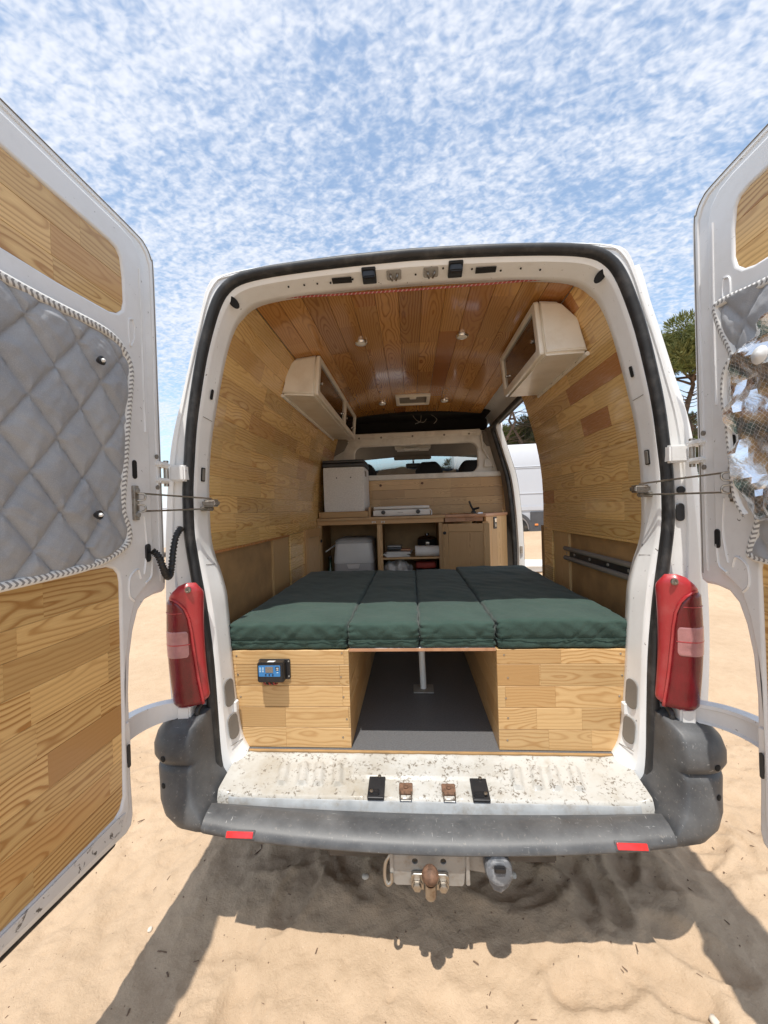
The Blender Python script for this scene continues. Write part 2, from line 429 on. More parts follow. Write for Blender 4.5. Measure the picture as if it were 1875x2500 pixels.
def loft(rings, closed_u=False, closed_v=False, caps=False, flip=False):
    nu = len(rings[0]); nv = len(rings); V = [v for r in rings for v in r]; F = []
    for j in range(nv if closed_v else nv-1):
        for i in range(nu if closed_u else nu-1):
            a, b = j*nu+i, j*nu+(i+1) % nu
            c, d = ((j+1) % nv)*nu+(i+1) % nu, ((j+1) % nv)*nu+i
            F.append((a, d, c, b) if flip else (a, b, c, d))
    if caps:
        F.append(tuple(range(nu))[::-1] if not flip else tuple(range(nu)))
        e = [(nv-1)*nu+i for i in range(nu)]
        F.append(tuple(e) if not flip else tuple(e[::-1]))
    return V, F


def loft_mesh(rings, **k):
    V, F = loft(rings, **k); me = mesh(V, F)
    bm = bmesh.new(); bm.from_mesh(me); bmesh.ops.recalc_face_normals(bm, faces=bm.faces); bm.to_mesh(me); bm.free()
    return me


def frames(path):
    T = []
    for i in range(len(path)):
        T.append((path[min(i+1, len(path)-1)]-path[max(i-1, 0)]).normalized())
    up = Vector((0, 0, 1)) if abs(T[0].z) < 0.9 else Vector((1, 0, 0))
    N = [(up-T[0]*up.dot(T[0])).normalized()]
    for i in range(1, len(path)):
        n = N[-1]-T[i]*N[-1].dot(T[i]); N.append(n.normalized())
    return T, N


def tube(path, r, n=8, caps=True, uv=False):
    path = [Vector(p) for p in path]; T, N = frames(path); rings = []
    for i, p in enumerate(path):
        B = T[i].cross(N[i]); rr = r[i] if isinstance(r, (list, tuple)) else r
        rings.append([p+(N[i]*math.cos(2*PI*k/n)+B*math.sin(2*PI*k/n))*rr for k in range(n)])
    V, F = loft(rings, closed_u=True, caps=caps)
    me = mesh(V, F)
    if uv:
        ly = me.uv_layers.new(); L = [0]
        for i in range(1, len(path)): L.append(L[-1]+(path[i]-path[i-1]).length)
        for lp in me.loops:
            vi = lp.vertex_index; ly.data[lp.index].uv = (L[vi//n], (vi % n)/n)
    return me


def box_bm(bm, c, d, bev=0.0, R=None, seg=1):
    M = Matrix.Translation(c) @ (R or I4) @ Matrix.Diagonal((d[0], d[1], d[2], 1))
    g = bmesh.ops.create_cube(bm, size=1.0, matrix=M)
    if bev > 0:
        es = {e for v in g['verts'] for e in v.link_edges}
        bmesh.ops.bevel(bm, geom=list(es), offset=bev, segments=seg, affect='EDGES', clamp_overlap=True)


def box(name, parent, mat, x0, x1, y0, y1, z0, z1, bev=0.003, seg=2, M=None):
    bm = bmesh.new(); c = Vector(((x0+x1)/2, (y0+y1)/2, (z0+z1)/2))
    box_bm(bm, (0, 0, 0), (abs(x1-x0), abs(y1-y0), abs(z1-z0)), bev, None, seg)
    o = obj(name, bm_mesh(bm), mat, parent, (M or I4) @ Matrix.Translation(c), smooth=35)
    return o


def rbox(dims, r, n=(8, 8, 4), disp=None):
    """box with rounded edges, gridded faces, optional displacement"""
    hx, hy, hz = [d/2 for d in dims]; bm = bmesh.new()
    def face(f, nu, nv):
        g = [[bm.verts.new(f(2*i/nu-1, 2*j/nv-1)) for i in range(nu+1)] for j in range(nv+1)]
        for j in range(nv):
            for i in range(nu): bm.faces.new((g[j][i], g[j][i+1], g[j+1][i+1], g[j+1][i]))
    def sp(t):  # denser near the rims
        return math.copysign(1-(1-abs(t))**1.5, t) if False else t
    nx, ny, nz = n
    for s in (-1, 1):
        face(lambda u, v: (u*hx, v*hy, s*hz), nx, ny)
        face(lambda u, v: (u*hx, s*hy, v*hz), nx, nz)
        face(lambda u, v: (s*hx, u*hy, v*hz), ny, nz)
    bmesh.ops.remove_doubles(bm, verts=bm.verts, dist=1e-5)
    for v in bm.verts:
        p = v.co.copy(); q = Vector((max(-hx+r, min(hx-r, p.x)), max(-hy+r, min(hy-r, p.y)), max(-hz+r, min(hz-r, p.z))))
        d = p-q
        if d.length > 1e-9: v.co = q+d.normalized()*r
        if disp: v.co = v.co+disp(v.co.copy(), (v.co-q).normalized() if (v.co-q).length > 1e-9 else Vector((0, 0, 1)))
    return bm_mesh(bm)


def frame_mat(o, U, V):
    U = Vector(U).normalized(); V = Vector(V).normalized(); Wv = U.cross(V)
    return Matrix(((U.x, V.x, Wv.x, o[0]), (U.y, V.y, Wv.y, o[1]), (U.z, V.z, Wv.z, o[2]), (0, 0, 0, 1)))


def area2(p): return sum(p[i][0]*p[(i+1) % len(p)][1]-p[(i+1) % len(p)][0]*p[i][1] for i in range(len(p)))


def clip_rect(poly, x0, x1, y0, y1):
    def cut(P, ins, inter):
        out = []
        for i in range(len(P)):
            a, b = P[i-1], P[i]
            if ins(b):
                if not ins(a): out.append(inter(a, b))
                out.append(b)
            elif ins(a): out.append(inter(a, b))
        return out
    def ix(c): return lambda a, b: (c, a[1]+(b[1]-a[1])*(c-a[0])/(b[0]-a[0]))
    def iy(c): return lambda a, b: (a[0]+(b[0]-a[0])*(c-a[1])/(b[1]-a[1]), c)
    P = poly
    for ins, it in ((lambda p: p[0] >= x0, ix(x0)), (lambda p: p[0] <= x1, ix(x1)), (lambda p: p[1] >= y0, iy(y0)), (lambda p: p[1] <= y1, iy(y1))):
        if not P: return []
        P = cut(P, ins, it)
    return P


def plank(parent, poly, M, t=0.012, mat='pine', ch=0.0012, name='plank', gap=0.0006):
    """convex board polygon in frame M (x along the grain); top face at w=0"""
    q = []
    for p in poly:
        if not q or (Vector(p)-Vector(q[-1])).length > 0.0015: q.append((p[0], p[1]))
    if len(q) > 2 and (Vector(q[0])-Vector(q[-1])).length <= 0.0015: q.pop()
    if len(q) < 3: return None
    if area2(q) < 0: q = q[::-1]
    if abs(area2(q)) < 2e-4: return None
    cx = (min(p[0] for p in q)+max(p[0] for p in q))/2; cy = (min(p[1] for p in q)+max(p[1] for p in q))/2
    n = len(q)
    def inset(d, de):
        out = []
        for i in range(n):
            a, b, c = Vector(q[i-1]), Vector(q[i]), Vector(q[(i+1) % n])
            e1, e2 = (b-a).normalized(), (c-b).normalized()
            n1, n2 = Vector((-e1.y, e1.x)), Vector((-e2.y, e2.x))
            d1, d2 = (de if abs(e1.x) < .3 else d), (de if abs(e2.x) < .3 else d)   # butt joints are tighter than the long edges
            det = n1.x*n2.y-n1.y*n2.x
            if abs(det) < .25: out.append(b+n1*max(d1, d2))
            else: out.append(b+Vector(((d1*n2.y-d2*n1.y)/det, (n1.x*d2-n2.x*d1)/det)))
        return out
    r0_, r1_ = inset(gap, gap*.15), inset(gap+ch, gap*.15+ch*.25)
    V = [(p.x-cx, p.y-cy, -t) for p in r0_]+[(p.x-cx, p.y-cy, -ch) for p in r0_]+[(p.x-cx, p.y-cy, 0) for p in r1_]
    F = [tuple(range(n))[::-1], tuple(2*n+i for i in range(n))]
    for j in (0, n):
        for i in range(n): F.append((j+i, j+(i+1) % n, j+n+(i+1) % n, j+n+i))
    return obj(name, mesh(V, F), mat, parent, M @ Matrix.Translation((cx, cy, 0)))


def staves(x0, x1, rng, lo=0.22, hi=0.62, first=None):
    """stave joints along one row"""
    xs = [x0]; x = x0+(first if first else rng.uniform(0.1, hi))
    while x < x1-0.09:
        xs.append(x); x += rng.uniform(lo, hi)
    xs.append(x1); return xs


def plate(name, parent, mat, outer, holes, t, bev, M, res=2, smooth=40):
    cu = bpy.data.curves.new('c', 'CURVE'); cu.dimensions = '2D'; cu.fill_mode = 'BOTH'
    cu.extrude = max(t/2-bev, 0.0001); cu.bevel_depth = bev; cu.bevel_resolution = res; cu.offset = -bev
    for pl in [outer]+list(holes):
        s = cu.splines.new('POLY'); s.points.add(len(pl)-1); s.use_cyclic_u = True
        for i, p in enumerate(pl): s.points[i].co = (p[0], p[1], 0, 1)
    o = bpy.data.objects.new('c', cu); me = o.to_mesh().copy(); o.to_mesh_clear()
    bpy.data.objects.remove(o); bpy.data.curves.remove(cu)
    me.transform(Matrix.Translation((0, 0, -t/2))); me.materials.clear()
    return obj(name, me, mat, parent, M, smooth=smooth)


def rrect(x0, x1, y0, y1, r, n=5):
    out = []
    for cx, cy, a in ((x1-r, y1-r, 0), (x0+r, y1-r, 90), (x0+r, y0+r, 180), (x1-r, y0+r, 270)):
        for k in range(n+1):
            t = math.radians(a+90*k/n); out.append((cx+r*math.cos(t), cy+r*math.sin(t)))
    return out


def lathe(prof, n=24):
    """(r, z) profile around z"""
    rings = [[Vector((r*math.cos(2*PI*k/n), r*math.sin(2*PI*k/n), z)) for k in range(n)] for r, z in prof]
    return loft_mesh(rings, closed_u=True, caps=True)


def text_mesh(s, size, depth=0.0004):
    cu = bpy.data.curves.new('t', 'FONT'); cu.body = s; cu.size = size; cu.extrude = depth; cu.align_x = 'CENTER'; cu.align_y = 'CENTER'
    cu.resolution_u = 2; cu.shear = 0.15
    o = bpy.data.objects.new('t', cu); me = o.to_mesh().copy(); o.to_mesh_clear(); bpy.data.objects.remove(o); me.materials.clear(); return me


def nz(x, y=0.0, z=0.0): return noise.noise(Vector((x, y, z)))

# ------------------------------------------------------------------ ground
def vnoise(x, y, seed):
    rs = np.random.RandomState(seed); T = rs.rand(256, 256)
    xi = np.floor(x).astype(int); yi = np.floor(y).astype(int); fx = x-xi; fy = y-yi
    fx = fx*fx*(3-2*fx); fy = fy*fy*(3-2*fy); a = lambda i, j: T[(xi+i) % 256, (yi+j) % 256]
    return (a(0, 0)*(1-fx)+a(1, 0)*fx)*(1-fy)+(a(0, 1)*(1-fx)+a(1, 1)*fx)*fy-0.5


def graded(lo, hi, step, far, g=1.11):
    c = list(np.arange(lo, hi+step*0.5, step)); s = step; p = hi
    while p < far: s *= g; p += s; c.append(p)
    s = step; p = lo; pre = []
    while p > -far: s *= g; p -= s; pre.append(p)
    return np.array(pre[::-1]+c)


def sstep(a, b, x): t = np.clip((x-a)/(b-a), 0, 1); return t*t*(3-2*t)


def terrain(x, y):
    big = 0.52*sstep(2.8, 8.5, y)*sstep(-9, 0.5, x)+0.25*sstep(2.8, 8.5, y)+0.5*sstep(14, 60, y)
    return big


def build_ground():
    xs = graded(-1.75, 1.95, 0.0125, 900); ys = graded(-0.75, 1.15, 0.0125, 900)
    X, Y = np.meshgrid(xs, ys); Z = terrain(X, Y)
    near = np.exp(-((np.maximum(np.abs(X)-2.5, 0)/3)**2+(np.maximum(np.abs(Y)-2, 0)/4)**2))
    far = np.clip((np.abs(X)+np.abs(Y))/40, 0, 1)
    ca, sa = math.cos(0.5), math.sin(0.5); Xr, Yr = X*ca-Y*sa, X*sa+Y*ca
    Z += 0.045*vnoise(Xr*1.6+9, Yr*1.6+4, 1)+0.022*vnoise(Xr*3.7, Yr*3.7+8, 2)
    Z += near*(0.020*vnoise(Xr*9, Yr*8, 3)+0.013*vnoise(Xr*21, Yr*19, 4)+0.009*vnoise(Xr*47, Yr*43, 5)+0.004*vnoise(Xr*90, Yr*90, 6))
    Z += far*0.5*vnoise(X*0.07, Y*0.07, 7)
    Z += 0.06*sstep(-0.16, 0.10, Y)*sstep(-1.15, -0.85, X)*sstep(-1.15, -0.85, -X)*np.where(Y < 4, 1, 0)
    # scuffed wind ripples to the sides of the van
    side = sstep(0.95, 1.3, np.abs(X))*sstep(0.1, 0.6, Y)
    Z += near*side*(0.022*vnoise(X*5+Y*2, Y*11, 8)+0.012*vnoise(X*12, Y*24, 9))
    # footprints: oval dents with a raised rim
    rs = random.Random(3)
    prints = [(-0.57, 0.18, 0.3), (-0.50, 0.05, 1.2), (-0.33, 0.12, 2.4), (0.42, 0.22, 0.9), (0.62, 0.10, 2.0), (0.30, 0.10, 0.2), (0.80, 0.25, 1.1), (0.70, 0.33, 0.4)]
    prints += [(rs.uniform(-1.7, 1.9), rs.uniform(-0.5, 1.5), rs.uniform(0, 3.1)) for _ in range(34)]
    for px, py, a in prints:
        dxx, dyy = X-px, Y-py; c, s = math.cos(a), math.sin(a)
        q = ((dxx*c+dyy*s)/0.135)**2+((-dxx*s+dyy*c)/0.058)**2
        Z += -0.017*np.exp(-q**3)+0.008*np.exp(-((q-1.6)/0.5)**2)
    # tyre ruts running off under the van
    for tx in (-0.80, 0.82):
        dd = (X-tx-0.02*np.sin(Y*3))/0.085
        Z += (-0.018*np.exp(-dd**4)+0.012*np.exp(-((np.abs(dd)-1.35)/0.3)**2))*np.where(Y > 0.3, 1, np.exp(-((Y-0.3)/0.25)**2))*(0.8+0.5*vnoise(X*40, Y*30, 11))*near
    ny, nx = X.shape
    V = np.stack([X.ravel(), Y.ravel(), Z.ravel()], 1)
    idx = np.arange(nx*ny).reshape(ny, nx)
    F = np.stack([idx[:-1, :-1].ravel(), idx[:-1, 1:].ravel(), idx[1:, 1:].ravel(), idx[1:, :-1].ravel()], 1)
    me = bpy.data.meshes.new('sand')
    me.vertices.add(len(V)); me.vertices.foreach_set('co', V.ravel())
    me.loops.add(F.size); me.loops.foreach_set('vertex_index', F.ravel().astype(np.int32))
    me.polygons.add(len(F)); me.polygons.foreach_set('loop_start', np.arange(0, F.size, 4, dtype=np.int32))
    me.polygons.foreach_set('loop_total', np.full(len(F), 4, dtype=np.int32)); me.update(); me.validate()
    g = obj('sand_ground', me, 'sand', smooth=180); g['kind'] = 'structure'
    return xs, ys, Z


GX, GY, GZ = build_ground()


def gz(x, y):
    i = np.clip(np.searchsorted(GX, x), 0, len(GX)-1); j = np.clip(np.searchsorted(GY, y), 0, len(GY)-1)
    return float(GZ[j, i])

# ================================================================== THE CAMPER VAN
VAN = thing('camper_van', 'old white panel van with both rear doors open and a pine-lined camper interior', 'van', (0, 0, 0))

F_ = [(.700,.556),(.722,.60),(.736,.67),(.751,.81),(.762,.97),(.771,1.10),(.778,1.18),(.800,1.27),(.822,1.335),(.833,1.41),(.835,1.52),(.832,1.65),(.818,1.79),(.795,1.91),(.768,2.03),(.737,2.15),(.703,2.24),(.668,2.29),(.625,2.32),(.55,2.337),(.40,2.350),(.2,2.358),(0,2.361)]
S_ = [(.735,.462),(.775,.515),(.789,.60),(.795,.75),(.804,.95),(.820,1.12),(.832,1.21),(.848,1.315),(.861,1.416),(.863,1.50),(.861,1.60),(.850,1.725),(.840,1.82),(.822,1.93),(.789,2.09),(.752,2.215),(.722,2.29),(.690,2.335),(.640,2.367),(.55,2.385),(.40,2.397),(.2,2.406),(0,2.410)]
O_ = [(.90,.45),(.93,.51),(.95,.60),(.965,.75),(.975,.95),(.975,1.12),(.972,1.21),(.968,1.315),(.962,1.416),(.955,1.50),(.947,1.60),(.932,1.725),(.912,1.82),(.880,1.93),(.836,2.09),(.800,2.215),(.782,2.29),(.766,2.345),(.730,2.385),(.60,2.406),(.42,2.420),(.2,2.431),(0,2.434)]


def full(half, n=3):
    h = cr(half, n); return h+[Vector((-p.x, p.y)) for p in h[-2::-1]]


Ff, Sf, Of = full(F_), full(S_), full(O_)


def normals(L):
    out = []
    for i in range(len(L)):
        t = (L[min(i+1, len(L)-1)]-L[max(i-1, 0)]).normalized(); out.append(Vector((t.y, -t.x)))
    return out


Sn, On = normals(Sf), normals(Of)


def ring(L, y, N=None, o=0.0):
    return [Vector((p.x+(N[i].x*o if N else 0), y, p.y+(N[i].y*o if N else 0))) for i, p in enumerate(L)]


def mixr(A, B, t): return [a.lerp(b, t) for a, b in zip(A, B)]


def build_shell():
    rr = [ring(Ff, 0.16, normals(Ff), 0.03), ring(Ff, 0.10, normals(Ff), 0.004), ring(Ff, 0.08)]
    a, b = ring(Ff, 0.08), ring(Sf, 0.002, Sn, -0.020)
    st = mixr(a, b, 0.55)
    for p in st: p.y = 0.012
    rr += [mixr(a, st, 0.08), mixr(a, st, 0.92), st, b, ring(Sf, 0.0, Sn, 0.017)]
    o1 = ring(Of, 0.035)
    m1 = mixr(ring(Sf, 0.0, Sn, 0.017), ring(Of, 0.0), 0.55)
    m2 = mixr(ring(Sf, 0.0, Sn, 0.017), ring(Of, 0.0), 0.60)
    for p in m2: p.y = -0.006
    m3 = mixr(ring(Sf, 0.0, Sn, 0.017), ring(Of, 0.0), 0.93)
    for p in m3: p.y = -0.004
    rr += [m1, m2, m3, ring(Of, 0.012, On, -0.001), o1]
    n0 = len(rr)-1
    ys = [(0.10, 0.006), (0.30, 0.014), (0.7, 0.022), (1.22, 0.028), (2.22, 0.030), (2.62, 0.028)]
    rr += [ring(Of, y, On, o) for y, o in ys]
    V, F = loft(rr); nu = len(Ff); keep = []
    for k, f in enumerate(F):
        j = k//(nu-1); i = k % (nu-1)
        if j == n0+4:      # the segment with the sliding-door opening on the right-hand side
            p = Of[i]
            if p.x > 0.5 and 0.50 < p.y < 2.24: continue
        keep.append(f)
    me = mesh(V, keep)
    bm = bmesh.new(); bm.from_mesh(me); bmesh.ops.recalc_face_normals(bm, faces=bm.faces); bm.to_mesh(me); bm.free()
    return obj('body_shell', me, 'paint', VAN, smooth=38)


SHELL = build_shell()

# rubber seal round the rear opening
prof = [(-.018, .003), (-.017, -.012), (-.011, -.024), (.003, -.028), (.013, -.021), (.017, -.008), (.017, .003)]
obj('door_seal', loft_mesh([ring(Sf, y, Sn, o) for o, y in prof], closed_v=True), 'rubber', VAN, smooth=60)

# roof gutter lip and seam on the roof edge
obj('roof_gutter', tube([Vector((p.x, 0.0, p.y)) + Vector((On[i].x, 0, On[i].y))*-0.010 for i, p in enumerate(Of) if p.y > 1.66], 0.006, 6), 'paint', VAN, smooth=60)

# --- sill with pressed ribs, worn paint, and its rear step painted shade-grey
def sill_z(x, y):
    base = np.interp(y, [-.150, -.113, -.101, -.093, .04, .065, .075, .11], [.455, .462, .497, .509, .533, .540, .546, .546])
    ax = abs(x); e = max(0.0, ax-0.655)
    base += 2.6*e*e if y > -.105 else 0.9*e*e
    rib = 0.0
    if -.055 < y < .035:
        for c in (0.325, 0.395, 0.455, 0.53):
            k = (ax-c-(y*0.15))/0.017
            rib += 0.014*math.exp(-k**6)
    if -.02 < y < .035 and ax < 0.28: rib += 0.008
    if -.095 < y < -.035:
        for c in (0.072, 0.175): rib -= 0.007*math.exp(-(((ax-c)/0.035)**4))
    return base+rib+0.0012*nz(x*25, y*30, 3)


xs = [(-0.735+1.47*i/220) for i in range(221)]; ysl = [-.150, -.140, -.130, -.124, -.118, -.112, -.108, -.104, -.100, -.094]+[-.09+.0055*k for k in range(29)]+[.072, .078, .09, .11]
obj('load_sill', loft_mesh([[Vector((x, y, sill_z(x, y))) for x in xs] for y in ysl]), 'sill_paint', VAN, smooth=50)

obj('sill_step_shade', loft_mesh([[Vector((x, y, sill_z(x, y2)+dz)) for x in xs[6:-6]] for y, y2, dz in ((-.1165, -.113, .0), (-.1085, -.107, .001), (-.1030, -.101, .0015), (-.0995, -.0985, .0005))]), 'step_shade', VAN, smooth=60)  # thin strip over the step face, its shade put into the grey colour
# lower inner corners of the frame: oval blanking patches, slots and openings on the white frame
def on_frame(x, z, y=0.05):
    """inward-facing frame surface at height z"""
    zz = [p[1] for p in F_[:18]]; ww = [p[0] for p in F_[:18]]; s2 = [p[0] for p in S_[:18]]; sz = [p[1] for p in S_[:18]]
    wf = np.interp(z, zz, ww); ws = np.interp(z, sz, s2)-0.02
    t = (0.08-y)/0.078; return math.copysign(1, x)*(wf+(ws-wf)*(0.55 if t > 0.85 else t*0.6))


def frame_spot(name, mat, sx, z, du, dv, r, lift=0.003, y=0.048):
    x1 = on_frame(sx, z, y); x2 = on_frame(sx, z, y-0.02); dz = 0.02
    U = Vector((x2-x1, -0.02, 0)).normalized(); xa, xb = on_frame(sx, z-dz, y), on_frame(sx, z+dz, y)
    Vv = Vector((xb-xa, 0, 2*dz)).normalized()
    if sx > 0: U = -U
    n = U.cross(Vv)
    return plate(name, SHELL, mat, rrect(-du, du, -dv, dv, r), [], 0.004, 0.0012, frame_mat(Vector((x1, y, z))-n*(lift-.0015), U, Vv))


for s in (-1, 1):
    frame_spot('blanking_patch', 'trim', s, 0.80, 0.026, 0.052, 0.022)
    frame_spot('blanking_patch', 'trim', s, 0.668, 0.026, 0.046, 0.022)
    frame_spot('slot', 'hole', s, 1.965, 0.007, 0.020, 0.006)
    frame_spot('slot', 'hole', s, 1.655, 0.012, 0.027, 0.005)
    frame_spot('slot', 'trim', s, 1.655, 0.0085, 0.023, 0.004, 0.0045)
    sx = s*0.652
    ca = math.radians(40*s)
    plate('corner_hole', SHELL, 'hole', [(.015*math.cos(a)*math.cos(ca)-.026*math.sin(a)*math.sin(ca)*-1, .026*math.sin(a)*math.cos(ca)-.015*math.cos(a)*math.sin(ca)) for a in [2*PI*k/18 for k in range(18)]], [], .004, .001,
          frame_mat((s*.668, .014, 2.296), (1, 0, 0), (0, -.35, .93)))
    # bolted corner gusset at the box
    box('corner_bracket', SHELL, 'paint', s*0.735, s*0.765, 0.062, 0.085, 0.715, 0.755, 0.002)

# header details: two black stops, two latches, two rectangular holes, screws
def header_z(x, y=0.03):
    f = np.interp(abs(x), [0, .2, .4, .55], [2.361, 2.358, 2.350, 2.337]); q = np.interp(abs(x), [0, .2, .4, .55], [2.389, 2.385, 2.376, 2.365])
    return f+(q-f)*(0.08-y)/0.078*0.72


# sealed panel joints across the frame
for s in (-1, 1):
    for z in (1.868, 1.30, .60):
        pts = [Vector((on_frame(s, z, y)-s*.0008, y, z+.10*(.08-y))) for y in (.079, .06, .04, .022)]
        obj('panel_joint', tube(pts, .0012, 5), 'trim', SHELL, smooth=60)
HN = Vector((0, -0.42, -0.9)).normalized()
def header(name, mat, x, du, dv, r, y=0.035, t=0.006, lift=0.006, parent=None):
    return plate(name, parent or SHELL, mat, rrect(-du, du, -dv, dv, r), [], t, min(0.0012, t*0.3), frame_mat(Vector((x, y, header_z(x, y)))+HN*lift, (1, 0, 0), Vector((1, 0, 0)).cross(HN)*-1))


for x in (-.152, .165):
    st = header('door_stop', 'black', x, 0.026, 0.030, 0.004, 0.030, 0.010, 0.010)
    box('stop_pad', st, 'black', x-0.022, x+0.022, 0.002, 0.022, header_z(x, 0.012)-0.028, header_z(x, 0.012)-0.004, 0.004)
for x in (-.060, .076):
    la = header('striker', 'zinc', x, 0.027, 0.020, 0.006, 0.036, 0.006, 0.007)
    for dxx in (-0.013, 0.013):
        obj('striker_loop', tube([(x+dxx, 0.03, header_z(x)-0.006), (x+dxx, 0.018, header_z(x)-0.022), (x+dxx*0.5, 0.04, header_z(x)-0.024)], 0.004, 6), 'steel', la, smooth=60)
for x in (-.255, .275):
    header('header_slot', 'hole', x, 0.037, 0.011, 0.002, 0.036, 0.003, 0.010)
rg = random.Random(5)
for x in (-.46, -.40, -.35, -.30, -.215, .02, .12, .225, .33, .40, .47):
    header('header_hole', 'hole', x, 0.0035, 0.0035, 0.003, 0.03+rg.uniform(-.008, .014), 0.002, 0.0075)

# latch plates on the sill
for x in (-.175, .184):
    zb = sill_z(x, -.06)
    b = plate('latch_plate', SHELL, 'black', rrect(-.029, .029, -.048, .048, .004), [], .010, .002, frame_mat((x, -.058, zb+.014), (1, 0, 0), (0, 1, .16)))
    box('latch_block', b, 'black', x-.026, x+.012, -.098, -.075, zb-.004, zb+.018, .003)
    for q in ((.008, -.022), (-.014 if x < 0 else .014, -.092)):
        obj('rivet', lathe([(.0065, 0), (.006, .003), (.003, .004)], 10), 'steel', b, Matrix.Translation((x+q[0], q[1], zb+(.0195 if q[1] < -.05 else .022))), smooth=40)
for x in (-.072, .077):
    zb = sill_z(x, -.07)
    b = plate('sill_striker', SHELL, 'rust', rrect(-.024, .024, -.022, .022, .004), [], .008, .002, frame_mat((x, -.058, zb+.010), (1, 0, 0), (0, 1, .16)))
    obj('striker_bow', tube([(x-.02, -.075, zb+.008), (x-.019, -.104, zb+.006), (x+.019, -.104, zb+.006), (x+.02, -.075, zb+.008)], .0035, 6), 'steel', b, smooth=60)
    obj('bolt', lathe([(.008, 0), (.008, .003), (.004, .004)], 8), 'rust', b, Matrix.Translation((x, -.056, zb+.011)), smooth=40)

# --- rear bumper
def bumper():
    prof = [(-.106, .445), (-.110, .466), (-.118, .474), (-.150, .477), (-.190, .473), (-.215, .463), (-.230, .451), (-.232, .438), (-.216, .421), (-.190, .404), (-.16, .392), (-.106, .39)]
    rings = []
    for k in range(61):
        x = -.732+1.464*k/60; a = abs(x)
        k2 = 1-.05*(a/.6)**2-.35*max(0, a-.62)
        up = .034*(a/.7)**2
        rings.append([Vector((x, -.104+(p+.104)*k2, z+up*(1 if p < -.13 else .5))) for p, z in prof])
    return loft_mesh(rings, closed_u=True, caps=True)


BUMP = obj('rear_bumper', bumper(), 'bumper', VAN, smooth=50)
for s in (-1, 1):
    b = plate('reflector_recess', BUMP, 'bumper', rrect(-.049, .049, -.0125, .0125, .004), [], .012, .003, frame_mat((s*.60, -.2235, .475), (1, 0, 0), (0, .5, .87)))
    plate('reflector', BUMP, 'reflector', rrect(-.044, .044, -.0088, .0088, .003), [], .008, .002, frame_mat((s*.60, -.2262, .4768), (1, 0, 0), (0, .5, .87)))

    zt = [.436, .444, .460, .490, .53, .575, .618, .632, .640, .648, .67, .70, .73, .755, .77, .777]
    xo = [.80, .85, .90, .935, .950, .960, .968, .966, .956, .968, .980, .982, .974, .950, .912, .86]
    yr = [-.165, -.183, -.195, -.198, -.186, -.166, -.158, -.153, -.144, -.156, -.163, -.160, -.15, -.13, -.10, -.06]
    rings = []
    for z, x, y in zip(zt, xo, yr):
        xi = .733 if z < .5 else np.interp(z, [.5, .56, .78], [.740, .778, .790]); yf = .10
        rin = float(np.interp(z, [.44, .54, .80], [0, 1, 1])); rg_ = []
        xm = xi+(x-xi)*.16*rin; yi = y+(-.035-y)*rin
        for k in range(13):
            th = PI/2*k/12; e = 2/3.6
            rg_.append(Vector((s*(xm+(x-xm)*math.cos(th)**e), yf-(yf-y)*math.sin(th)**e, z)))
        for k in range(1, 7):
            th = PI/2*k/6
            rg_.append(Vector((s*(xm-(xm-xi)*math.sin(th)), yi+(y-yi)*math.cos(th), z)))
        rg_.append(Vector((s*xi, yf, z))); rings.append(rg_)
    SEC = {z: r for z, r in zip(zt, rings)}
    me = loft_mesh(rings, closed_u=True, caps=True)
    bc = obj('bumper_corner', me, 'bumper', BUMP, smooth=50)
    for z in (.67, .575):
        i = min(range(2, 17), key=lambda k: abs(abs(SEC[z][k].x)-.893) if k < 12 else 9); n = (SEC[z][i+1]-SEC[z][i-1]).normalized()
        obj('screw_hole', lathe([(.002, -.009), (.008, -.006), (.0105, 0), (.008, .0015), (.002, .002)], 14), 'hole', BUMP, frame_mat(SEC[z][i], (n if (n.cross(Vector((0, 0, 1)))).y < 0 else -n), (0, 0, 1)), smooth=40)

